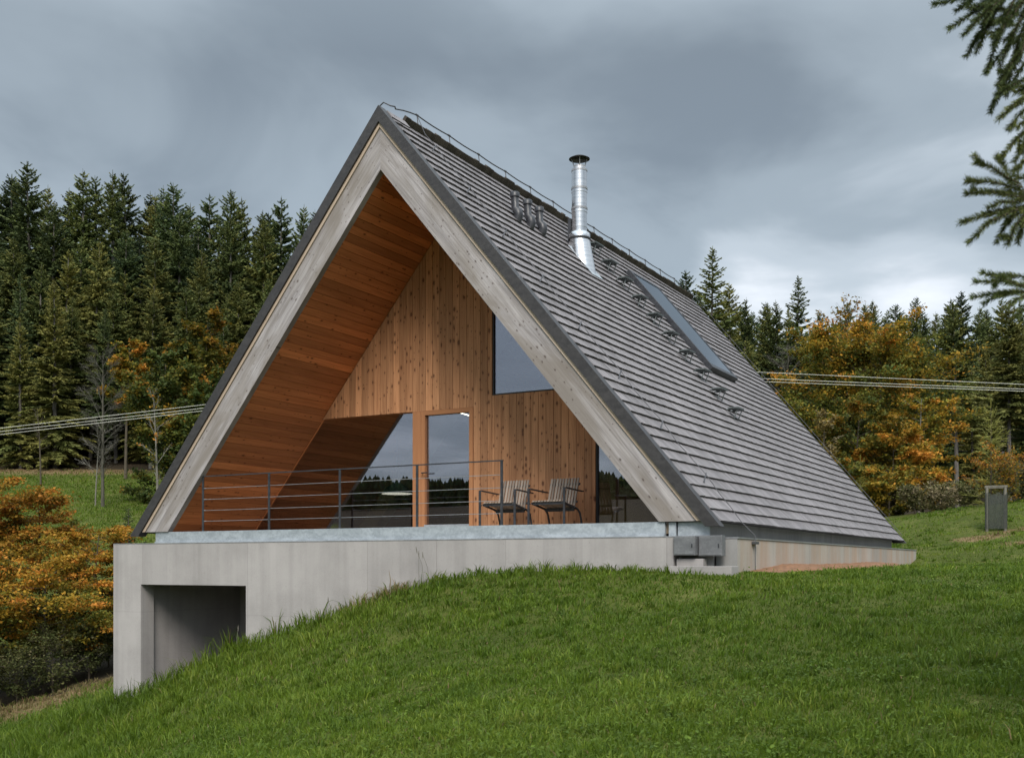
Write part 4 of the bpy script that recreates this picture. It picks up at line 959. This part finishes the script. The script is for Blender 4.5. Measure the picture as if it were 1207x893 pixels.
deciduous('bare_tree', 48, 470, 92, 'thin dark bare tree standing in the meadow before the forest', lambda H: dict(R=0.9, seed=17, nleaf=0, leaf=0.1, zlow=0.45, upright=0.8, limbs=14, trunk_r=0.09, twigs=1), bark='twig')
deciduous('bare_tree', 112, 480, 79, 'slender leaning bare tree beside the tall leafless tree', lambda H: dict(R=1.6, seed=18, nleaf=0, leaf=0.1, zlow=0.35, upright=0.85, limbs=14, trunk_r=0.07, twigs=2), bark='birch', base=620)
# autumn trees on the right
RG = 'autumn beeches right of the house'
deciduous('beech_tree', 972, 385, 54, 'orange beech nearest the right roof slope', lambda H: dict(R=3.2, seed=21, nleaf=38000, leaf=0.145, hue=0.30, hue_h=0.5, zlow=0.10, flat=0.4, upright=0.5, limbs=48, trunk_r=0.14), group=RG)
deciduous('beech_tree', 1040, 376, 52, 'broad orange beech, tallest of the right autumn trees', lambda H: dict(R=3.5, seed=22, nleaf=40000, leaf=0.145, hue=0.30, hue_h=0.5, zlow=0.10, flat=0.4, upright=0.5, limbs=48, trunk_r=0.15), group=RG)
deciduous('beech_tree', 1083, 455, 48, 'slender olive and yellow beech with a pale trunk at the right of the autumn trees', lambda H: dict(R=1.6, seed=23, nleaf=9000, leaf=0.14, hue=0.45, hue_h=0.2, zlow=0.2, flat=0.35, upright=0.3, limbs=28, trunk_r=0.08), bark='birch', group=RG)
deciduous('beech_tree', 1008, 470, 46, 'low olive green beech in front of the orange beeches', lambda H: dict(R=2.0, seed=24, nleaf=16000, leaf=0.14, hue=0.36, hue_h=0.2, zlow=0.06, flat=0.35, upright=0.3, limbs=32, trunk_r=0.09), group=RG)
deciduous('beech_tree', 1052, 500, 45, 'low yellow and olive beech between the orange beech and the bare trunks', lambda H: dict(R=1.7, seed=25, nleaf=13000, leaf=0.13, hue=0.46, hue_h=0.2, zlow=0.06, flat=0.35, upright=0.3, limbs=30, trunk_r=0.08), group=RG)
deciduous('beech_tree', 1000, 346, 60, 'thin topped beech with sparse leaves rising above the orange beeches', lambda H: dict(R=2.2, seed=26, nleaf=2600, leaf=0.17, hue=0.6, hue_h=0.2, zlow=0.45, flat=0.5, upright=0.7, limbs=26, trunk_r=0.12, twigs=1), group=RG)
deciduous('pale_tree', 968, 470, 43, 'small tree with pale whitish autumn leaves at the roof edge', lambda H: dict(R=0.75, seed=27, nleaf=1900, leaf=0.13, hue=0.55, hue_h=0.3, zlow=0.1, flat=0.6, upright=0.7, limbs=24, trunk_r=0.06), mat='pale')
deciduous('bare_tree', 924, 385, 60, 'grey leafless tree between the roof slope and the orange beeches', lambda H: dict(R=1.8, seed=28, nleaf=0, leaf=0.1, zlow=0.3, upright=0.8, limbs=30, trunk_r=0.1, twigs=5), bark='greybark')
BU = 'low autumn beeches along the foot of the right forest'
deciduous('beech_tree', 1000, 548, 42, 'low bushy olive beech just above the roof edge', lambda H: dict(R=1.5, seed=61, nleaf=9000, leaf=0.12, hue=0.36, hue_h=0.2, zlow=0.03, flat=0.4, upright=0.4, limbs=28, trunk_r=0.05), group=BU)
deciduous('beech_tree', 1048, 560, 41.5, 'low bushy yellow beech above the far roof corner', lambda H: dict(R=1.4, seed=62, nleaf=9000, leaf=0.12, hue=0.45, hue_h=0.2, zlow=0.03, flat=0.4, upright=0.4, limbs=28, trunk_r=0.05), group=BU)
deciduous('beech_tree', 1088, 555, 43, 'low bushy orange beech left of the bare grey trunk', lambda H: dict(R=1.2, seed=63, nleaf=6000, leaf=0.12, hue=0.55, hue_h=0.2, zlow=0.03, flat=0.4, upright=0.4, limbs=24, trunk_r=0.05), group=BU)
# larches
def larch(px, top_, F, label, base, R, seed):
    p = at(px, top_, F); g = at(px, base, F)[2]; H = p[2]-g
    q = spruce_mesh(H, R*1.15, seed, 0.05, 0.20, 0.022, 0.75, 0.62, 0.75); Q = q[0]
    Q = Q.copy(); r = np.hypot(Q[:, :, 0], Q[:, :, 1]); Q[:, :, 2] += 0.55*r
    o = make_tree('larch_tree', quads_mesh('crown', Q, q[1], q[2], None), trunk_mesh(H, 0.035, seed), M_['larch'], M_['twig'])
    o.location = (p[0], p[1], g); tag(o, label, 'tree'); return o
larch(1168, 480, 37, 'young yellow green larch with thin upswept shoots behind the tree guard', 606, 0.85, 31)
larch(1014, 545, 41, 'small pale green larch in front of the olive beeches', 628, 0.45, 32)
# shrubs
def shrub(px, base, F, h, R, label, seed, hue, n=3500, leaf=0.07, mat='bush', group=None):
    p = at(px, base, F); cm, tm = decid(h, R, seed, n, leaf, hue, 0.2, 0.05, 0.6, 18, 0.03, 0.7, 1.2)
    o = make_tree('shrub', cm, tm, M_[mat], M_['twig']); o.location = (p[0], p[1], gz1(p[0], p[1])-0.05); tag(o, label, 'shrub', group); return o
SG = 'shrubs under the left beeches'
shrub(20, 800, 31, 1.4, 1.1, 'dark leafy shrub at the left edge under the beeches', 41, 0.25, 5000, group=SG)
shrub(62, 795, 31.5, 1.6, 1.2, 'olive leafed shrub in the middle below the beeches', 42, 0.3, 5000, group=SG)
shrub(105, 790, 32.5, 1.5, 1.0, 'dark green shrub beside the concrete wall corner', 43, 0.15, 5000, group=SG)
shrub(128, 775, 35, 2.6, 1.2, 'tall dark shrub half hidden behind the concrete wall', 44, 0.2, 6000, group=SG)
shrub(-25, 810, 30.5, 1.3, 1.1, 'leafy shrub cut off by the left edge below the beeches', 45, 0.35, 4000, group=SG)
SH = 'shrubs at the foot of the right forest'
for i, (px, F, h, R, hue, lab) in enumerate([(1078, 39, 0.9, 0.8, 0.7, 'grey brown shrub right behind the far corner of the roof'), (1108, 40, 0.7, 0.8, 0.85, 'low grey shrub on the mound left of the tree guard'), (1138, 41, 0.7, 0.8, 0.55, 'low green shrub on the mound below the bare trunks'), (1196, 37, 1.2, 0.9, 0.8, 'brown leafed shrub right of the tree guard'), (1222, 38, 1.1, 0.9, 0.6, 'shrub at the right edge beyond the tree guard'), (1050, 42, 1.3, 1.0, 0.4, 'dark shrub under the yellow and olive beech')]):
    shrub(px, 610, F, h, R, lab, 50+i, hue, 2600, 0.09, group=SH)
o = shrub(1180, 604, 36, 1.7, 1.0, 'orange leafed shrub behind the tree guard', 60, 0.75, 2600, 0.08, 'beech')

# wood on the far side of the valley, behind the photographer; it shows in the window panes
def far_wood():
    rng = np.random.RandomState(77); Q = []; H_ = []; 
    n = 16000; az = rng.uniform(math.radians(-85), math.radians(85), n); d = rng.uniform(330, 540, n)
    X = CAM[0]-np.sin(az)*d-20; Y = CAM[1]-np.cos(az)*d; Z = gz(X, Y); hh = rng.uniform(5, 10, n)*(1+0.35*np.sin(az*23)*np.sin(az*9+1))
    for lev in range(7):
        f = lev/7.0; w = (1-f*f)*3.6*hh/10+0.4
        for k in range(3):
            a = rng.uniform(0, 6.28, n); z0 = Z+hh*(0.08+f*0.85); dx, dy = np.cos(a), np.sin(a)
            P0 = np.stack([X-dx*w, Y-dy*w, z0-0.8], 1); P1 = np.stack([X+dx*w, Y+dy*w, z0-0.8], 1)
            T = np.stack([X, Y, z0+hh*0.20], 1); T2 = T+np.stack([dx*0.1, dy*0.1, 0*dx], 1)
            Q.append(np.stack([P0, P1, T2, T], 1)); H_.append(rng.rand(n)*0.5)
    Q = np.concatenate(Q); h = np.concatenate(H_)
    tag(link_mesh('far_wood', quads_mesh('far_wood', Q, h, rng.rand(len(Q)), None), M_['spruce']), kind='stuff')
far_wood()

# ------------------------------------------------------------------ wires and pole
pole_top = at(560, 424, 39)
b = MB(); g0 = gz1(pole_top[0], pole_top[1]); b.tube([(0, 0, -1), (0, 0, pole_top[2]-g0+0.4)], [0.15, 0.10], 12)
pole = b.build('utility_pole', M_['post']); pole.location = (pole_top[0], pole_top[1], g0); tag(pole, 'wooden pole behind the house carrying the overhead wires', 'pole')
b = MB(); b.box(-0.7, 0.7, -0.05, 0.05, pole_top[2]-g0-0.12, pole_top[2]-g0+0.0); b.build('crossarm', M_['post'], pole)
def wire(lx, rx, label, dz):
    (l0, l1), (r0, r1) = lx, rx
    b = MB(); pts = []
    for k in range(0, 21):
        u = k/20; px = -500+u*1060; F = 36+(px/560)*3
        y = l0+(l1-l0)*px/240 if px < 240 else l1+(424+dz-l1)*(px-240)/320
        pts.append(at(px, y, F))
    for k in range(1, 21):
        u = k/20; px = 560+u*1300; F = 39-(px-560)/650*4
        sr = (r1-r0)/302
        y = r0+sr*(px-905) if px >= 905 else 424+dz+(r0-424-dz)*(px-560)/345
        pts.append(at(px, y, F))
    b.tube(pts, 0.0095, 6); o = b.build('overhead_wire', M_['cable']); tag(o, label, 'cable', 'overhead wires')
wire((504.5, 477.0), (439, 453), 'topmost of the three overhead wires crossing behind the house', 0)
wire((508.5, 481.0), (446.5, 458.5), 'middle one of the three overhead wires crossing behind the house', 5)
wire((512, 484.0), (450, 461), 'lowest of the three overhead wires crossing behind the house', 9)

# ------------------------------------------------------------------ tree guard
p = at(1174, 624, 31); gy_ = gz1(p[0], p[1])
tg = empty('tree_guard', (p[0], p[1], gy_), YAW-0.4); tag(tg, 'grey wooden frame wrapped in dark netting on the grassy mound', 'tree guard')
hh = at(1174, 574, 31)[2]-gy_; w2 = 0.235
for sx in (-1, 1):
    for sy in (-1, 1):
        b = MB(); b.tube([(sx*w2, sy*w2, -0.3), (sx*w2, sy*w2, hh-0.02)], 0.04, 8); b.build('post', M_['post'], tg)
for sy in (-1, 1):
    b = MB(); b.box(-w2-0.06, w2+0.06, sy*w2-0.035, sy*w2+0.035, hh-0.019, hh+0.035); b.build('top_rail', M_['post'], tg, 0.004)
b = MB(); zt = hh-0.20; w3 = w2+0.046
for (x0, y0, x1, y1) in ((-w3, -w3, w3, -w3), (w3, -w3, w3, w3), (w3, w3, -w3, w3), (-w3, w3, -w3, -w3)):
    n = 10; vs = []
    for k in range(n+1):
        u = k/n; o_ = 0.012*math.sin(k*2.1)
        for z in (0.02, 0.4, 0.8, zt+0.05*math.sin(k*1.3)): vs.append((x0+(x1-x0)*u+(o_ if x0 == x1 else 0), y0+(y1-y0)*u+(o_ if y0 == y1 else 0), z))
    b.add(vs, [(k*4+j, (k+1)*4+j, (k+1)*4+j+1, k*4+j+1) for k in range(n) for j in range(3)], smooth=True)
b.build('net', M_['net'], tg)

# ------------------------------------------------------------------ near spruce at the right edge
def near_spruce():
    F0 = 4.7; base = at(1700, 665, F0); g = gz1(base[0], base[1]); H = 7.5
    q = spruce_mesh(H, 1.35, 91, 0.24, 0.16, 0.020, 0.4, 6.0, 0.8)
    o = make_tree('spruce_tree', quads_mesh('crown', *q, None), trunk_mesh(H, 0.11, 91), M_['spruce'], M_['bark'])
    o.location = (base[0], base[1], g); tag(o, 'near spruce whose boughs hang into the upper right corner of the photo', 'tree')
    inv = np.array([base[0], base[1], g]); rng = np.random.RandomState(5)
    ax = lambda py: np.array([0, 0, at(1700, py, F0)[2]-g])
    boughs = [
      (-160, (1228, -25), 4.5, [((1215,-15),(1103,5)),((1200,-12),(1120,33)),((1190,-8),(1137,40)),((1185,-5),(1140,64)),((1178,0),(1152,60)),((1195,0),(1163,84)),((1200,10),(1172,52)),((1205,20),(1182,70)),((1207,40),(1163,84)),((1207,45),(1168,130)),((1205,60),(1176,100)),((1212,70),(1186,112)),((1200,50),(1190,95)),((1215,30),(1196,80)),((1225,60),(1203,120)),((1222,90),(1183,108)),((1207,20),(1150,8)),((1180,-20),(1128,12)),((1165,-25),(1108,-2)),((1210,0),(1170,30)),((1230,40),(1200,60))]),
      (60, (1232, 120), 4.4, [((1215,112),(1178,140)),((1222,105),(1182,106)),((1215,125),(1190,150)),((1225,130),(1200,150)),((1215,150),(1180,186)),((1222,150),(1196,190)),((1225,140),(1205,180)),((1228,165),(1200,200))]),
      (190, (1235, 232), 4.35, [((1205,225),(1142,212)),((1185,208),(1150,192)),((1190,215),(1178,186)),((1200,232),(1140,228)),((1195,238),(1165,245)),((1215,242),(1134,262)),((1180,255),(1152,276)),((1195,250),(1175,285)),((1205,255),(1188,287)),((1212,245),(1200,285)),((1225,235),(1160,226)),((1220,220),(1195,208)),((1225,255),(1204,265))]),
      (300, (1235, 340), 4.4, [((1215,338),(1150,332)),((1200,336),(1158,322)),((1215,345),(1147,350)),((1190,345),(1160,358)),((1205,350),(1190,362)),((1220,330),(1180,326)),((1222,352),(1200,372))]),
    ]
    for py0, root_px, F, sh in boughs:
        b = MB(); r0 = at(root_px[0], root_px[1], F)-inv; t0 = ax(py0)
        b.tube([t0, (t0*0.4+r0*0.6)+np.array([0, 0, 0.05]), r0], [0.022, 0.014, 0.008], 6, False)
        Q = []; HU = []
        pa, pb, pc = t0, (t0*0.4+r0*0.6)+np.array([0, 0, 0.05]), r0; extra = []
        for k in range(34):
            u = rng.uniform(0.12, 0.98); s0 = pa+(pb-pa)*u/0.6 if u < 0.6 else pb+(pc-pb)*(u-0.6)/0.4
            d = (pc-pa)/np.linalg.norm(pc-pa)+rng.normal(size=3)*np.array([0.75, 0.75, 0.3])+np.array([0, 0, -0.3]); d /= np.linalg.norm(d); extra.append((s0, s0+d*rng.uniform(0.10, 0.24)))
        for (a, e) in extra+sh:
            dF = rng.uniform(-0.14, 0.14); own = len(a) == 3; A = a if own else at(a[0], a[1], F+dF*0.4)-inv; E = e if own else at(e[0], e[1], F+dF)-inv
            m = (A+E)/2+np.array([0, 0, 0.012]); b.tube([A if own else r0*0.35+A*0.65, A+(m-A)*0.02, m, E], [0.004, 0.0035, 0.0025, 0.0015], 5, False)
            def clothe(A, m, E, L):
                n = int(L*2900); u = rng.uniform(0.02, 1.03, n); P = np.where(u[:, None] < 0.5, A+(m-A)*u[:, None]*2, m+(E-m)*(u[:, None]-0.5)*2)
                ax_ = (E-A)/np.linalg.norm(E-A); rad = rng.normal(size=(n, 3)); rad -= ax_*(rad@ax_)[:, None]; rad /= np.linalg.norm(rad, axis=1, keepdims=True)
                Dv = rad*0.75+ax_*0.66; Dv /= np.linalg.norm(Dv, axis=1, keepdims=True)
                Q.append(ribbons(P, Dv, rng.uniform(0.017, 0.027, n), np.full(n, 0.0026), np.full(n, 0.0008), rng)); HU.append(np.clip(rng.normal(size=n)*0.15+0.5, 0, 1))
            L = np.linalg.norm(E-A); clothe(A, m, E, L); S_ = r0*0.35+A*0.65; own or clothe(S_, (S_+A)/2, A, np.linalg.norm(A-S_)*0.8)
            for k in range(int(L*9)):
                u = rng.uniform(0.15, 0.85); s0 = A+(E-A)*u; d = (E-A)/L+rng.normal(size=3)*0.55; d /= np.linalg.norm(d); d[2] -= 0.1
                e2 = s0+d*rng.uniform(0.035, 0.075); b.tube([s0, e2], [0.003, 0.0015], 4, False); clothe(s0, (s0+e2)/2, e2, np.linalg.norm(e2-s0))
        bo = b.build('bough', M_['twig'], o)
        Q = np.concatenate(Q); link_mesh('needles', quads_mesh('needles', Q, np.concatenate(HU), rng.rand(len(Q)), None), M_['spruce'], bo)
near_spruce()

# ------------------------------------------------------------------ grass
def grass(n, seed):
    rng = np.random.RandomState(seed)
    F0, F1 = 3.6, 38.0
    def place(n):
        # constant density on screen
        u = rng.rand(n); F = F0*(F1/F0)**u; px = rng.uniform(-190, 1400, n); R = (px-CX)/FPX*F
        return CAM[0]+R*math.cos(YAW)-F*math.sin(YAW), CAM[1]+R*math.sin(YAW)+F*math.cos(YAW), F, px
    def ok(x, y, F, px, m=0.0):
        keep = ~((x > -8.02-m) & (x < 3.52+m) & (y > -0.16-m) & (y < 14.3+m)) & ~((x > 2.7-m) & (x < 3.62+m) & (y > -0.45-m) & (y < 0.2))
        soil = (x > 3.4) & (x < 3.88+m+0.13*np.sin(y*0.9)+0.07*np.sin(y*2.3+1)) & (y > 0.5) & (y < 13); keep &= ~(soil & (rng.rand(len(x)) < 0.96))
        keep &= ~((y > 14.3) & (x < -3.0) & (x > -8)) & ~((px < 200) & (F > 31.5))
        return keep
    x, y, F, px = place(int(n*0.62))
    # the rest in tufts: blades of a tuft share a root and a lean
    nt = int(n*0.38/26); tx, ty, tF, tp_ = place(nt)
    rep_ = rng.randint(12, 40, nt); ti = np.repeat(np.arange(nt), rep_); rad = (0.03+0.10*rng.rand(nt)**2)[ti]*(1+tF[ti]*0.03)
    ta = rng.uniform(0, 6.283, len(ti)); tr_ = np.sqrt(rng.rand(len(ti)))*rad
    gx_, gy__ = tx[ti]+np.cos(ta)*tr_, ty[ti]+np.sin(ta)*tr_
    tuft = np.concatenate([np.zeros(len(x), int)-1, ti]); out_a = np.concatenate([rng.uniform(0, 6.283, len(x)), ta])
    tall_t = np.concatenate([np.ones(len(x)), (0.9+0.9*rng.rand(nt)**1.5)[ti]]); hue_t = np.concatenate([np.zeros(len(x)), (rng.normal(size=nt)*0.16)[ti]]); rn_t = np.concatenate([rng.rand(len(x))*0.5+0.25, rng.rand(nt)[ti]])
    x, y, F, px = np.concatenate([x, gx_]), np.concatenate([y, gy__]), np.concatenate([F, tF[ti]]), np.concatenate([px, tp_[ti]])
    k = ok(x, y, F, px); x, y, F, tuft, out_a, tall_t, hue_t, rn_t = [q[k] for q in (x, y, F, tuft, out_a, tall_t, hue_t, rn_t)]
    def more(px0, px1, Fa, Fb, m):
        F = Fa*(Fb/Fa)**rng.rand(m); px = rng.uniform(px0, px1, m); R = (px-CX)/FPX*F
        return CAM[0]+R*math.cos(YAW)-F*math.sin(YAW), CAM[1]+R*math.sin(YAW)+F*math.cos(YAW), F
    for (q_, m) in ((more(1400, 2300, 3.6, 36, 90000), 90000), (more(-120, 330, 58, 104, 60000), 60000)):
        x, y, F = np.concatenate([x, q_[0]]), np.concatenate([y, q_[1]]), np.concatenate([F, q_[2]])
        tuft, out_a, tall_t, hue_t, rn_t = np.concatenate([tuft, np.full(m, -1)]), np.concatenate([out_a, rng.rand(m)*6.28]), np.concatenate([tall_t, np.ones(m)]), np.concatenate([hue_t, np.zeros(m)]), np.concatenate([rn_t, rng.rand(m)])
    n = len(x); z = gz(x, y)
    cl = 0.5+0.25*np.sin(x*1.9+1.3*np.sin(y*1.1))+0.25*np.sin(y*2.3+1.7*np.sin(x*0.9)); cl2 = 0.5+0.5*np.sin(x*6.1+y*2.2)*np.sin(y*5.3-x*1.7)
    big = 0.5+0.5*np.sin(x*0.55+0.8*np.sin(y*0.43+1))*np.sin(y*0.6+0.7*np.sin(x*0.37))
    tall = np.exp(-((y+0.15)/0.55)**2)*(y < -0.1)*(x < 3.6)*0.9+np.clip((-2.5-x)/6, 0, 0.8)*(y < 3)
    lawn = np.clip((x+3)/5, 0, 1)
    h = ((0.050+0.045*cl)*(1-0.50*lawn)+0.025*cl2+0.10*tall*(1-0.75*lawn))*rng.uniform(0.5, 1.45, n)*tall_t*(1+0.008*F)
    st = rng.rand(n) < 0.006; h[st] *= 1.8
    near = np.clip((y+0.2)*3, 0, 1)*np.clip((4.6-x)/0.6, 0, 1)*(x > 3.5); h *= 1-0.45*near
    w = (0.0028+0.00058*F)*rng.uniform(0.7, 1.5, n); bend = rng.uniform(0.15, 1.05, n)*h
    az = np.where(rng.rand(n) < 0.3, 0.4+rng.normal(size=n)*0.7, rng.uniform(0, 6.283, n)); az = np.where(tuft >= 0, out_a+rng.normal(size=n)*0.5, az)
    dx, dy = np.cos(az), np.sin(az); fa = rng.uniform(0, 6.283, n); sx, sy = np.cos(fa)*w/2, np.sin(fa)*w/2
    b0 = np.stack([x, y, z-0.01], 1); s = np.stack([sx, sy, 0*sx], 1)
    m = b0+np.stack([dx*bend*0.35, dy*bend*0.35, h*0.62], 1); t = b0+np.stack([dx*bend, dy*bend, h*(1-0.28*bend/h)], 1)
    V = np.stack([b0-s, b0+s, m+s*0.8, m-s*0.8, t], 1).reshape(-1, 3)
    i = np.arange(n)*5; fl = np.stack([i, i+1, i+2, i+3, i+3, i+2, i+4], 1).ravel(); sz = np.tile([4, 3], n)
    d = dryness(x, y); hue = np.clip(0.30+0.22*(cl-0.5)+0.25*(big-0.5)+hue_t+rng.normal(size=n)*0.13, 0, 0.8)
    dr = (rng.rand(n) < (0.010+np.clip(d*1.3-0.2, 0, 0.95))); hue = np.where(dr, rng.uniform(0.86, 1.0, n), hue)
    rn = np.clip(rng.rand(n)*0.4+0.3*cl2+0.4*rn_t-0.05, 0, 1)
    hu5, rn5 = np.repeat(hue, 5), np.repeat(rn, 5)
    # broad leaves of clover, plantain and dandelion lying low between the blades
    npch = 1300; cx_, cy_, cF, cp_ = place(npch); per = rng.randint(10, 60, npch); ci = np.repeat(np.arange(npch), per)
    spread = (0.10+0.25*rng.rand(npch))[ci]; lx = cx_[ci]+rng.normal(size=len(ci))*spread; ly = cy_[ci]+rng.normal(size=len(ci))*spread
    k = ok(lx, ly, cF[ci], cp_[ci], 0.05); lx, ly, ci = lx[k], ly[k], ci[k]; nl = len(lx)
    ll = rng.uniform(0.012, 0.030, nl)*(1+0.02*cF[ci]); la = rng.uniform(0, 6.283, nl); lz = gz(lx, ly)+rng.uniform(0.02, 0.075, nl)
    dv = np.stack([np.cos(la), np.sin(la), rng.uniform(-0.3, 0.6, nl)], 1)*ll[:, None]; sv = np.stack([-np.sin(la), np.cos(la), rng.uniform(-0.3, 0.3, nl)], 1)*(ll*0.36)[:, None]
    P = np.stack([lx, ly, lz], 1); LV = np.stack([P, P+dv*0.5+sv, P+dv, P+dv*0.5-sv], 1).reshape(-1, 3)
    lfl = np.arange(nl*4)+n*5; lh = np.clip(0.22+rng.normal(size=nl)*0.15, 0, 0.8); lr = np.clip(rng.rand(nl)*0.7+0.2, 0, 1)
    V = np.concatenate([V, LV]); fl = np.concatenate([fl, lfl]); sz = np.concatenate([sz, np.full(nl, 4)])
    me = np_mesh('grass', V, fl, sz, {'hue': ('FLOAT', np.concatenate([hu5, np.repeat(lh, 4)])), 'rnd': ('FLOAT', np.concatenate([rn5, np.repeat(lr, 4)]))})
    tag(link_mesh('grass', me, M_['grass']), kind='stuff')
grass(680000, 11)
# dry weed stalks against the concrete
def weed(px, py, y, hts, label, seed):
    rng = np.random.RandomState(seed); b = MB(); d = at(px, py, 1.0)-CAM; t = (y-CAM[1])/d[1]; p = CAM+d*t; g = gz1(p[0], y)
    for k, hgt in enumerate(hts):
        lx = rng.uniform(-0.12, 0.12); x = 0.09*k; top_ = np.array((x+lx, rng.uniform(-0.05, 0.05), hgt))
        b.tube([(x, 0, 0), (x+lx*0.3, 0, hgt*0.6), top_], [0.004, 0.003, 0.002], 5, False); b.tube([top_-np.array((0, 0, 0.05)), top_, top_+np.array((lx*0.1, 0, 0.05))], [0.003, 0.009, 0.002], 5, False)
    o = b.build('dry_weed', M_['post']); o.location = (p[0], y, g); tag(o, label, 'plant')
weed(494, 686, -0.32, (0.50, 0.56, 0.48), 'three thin dry weed stalks against the concrete below the deck', 1)
weed(390, 720, -0.35, (0.30,), 'single dry weed stalk at the concrete wall near the garage opening', 2)
weed(279, 765, -0.45, (0.45,), 'single pale dry stalk at the right side of the garage opening', 3)
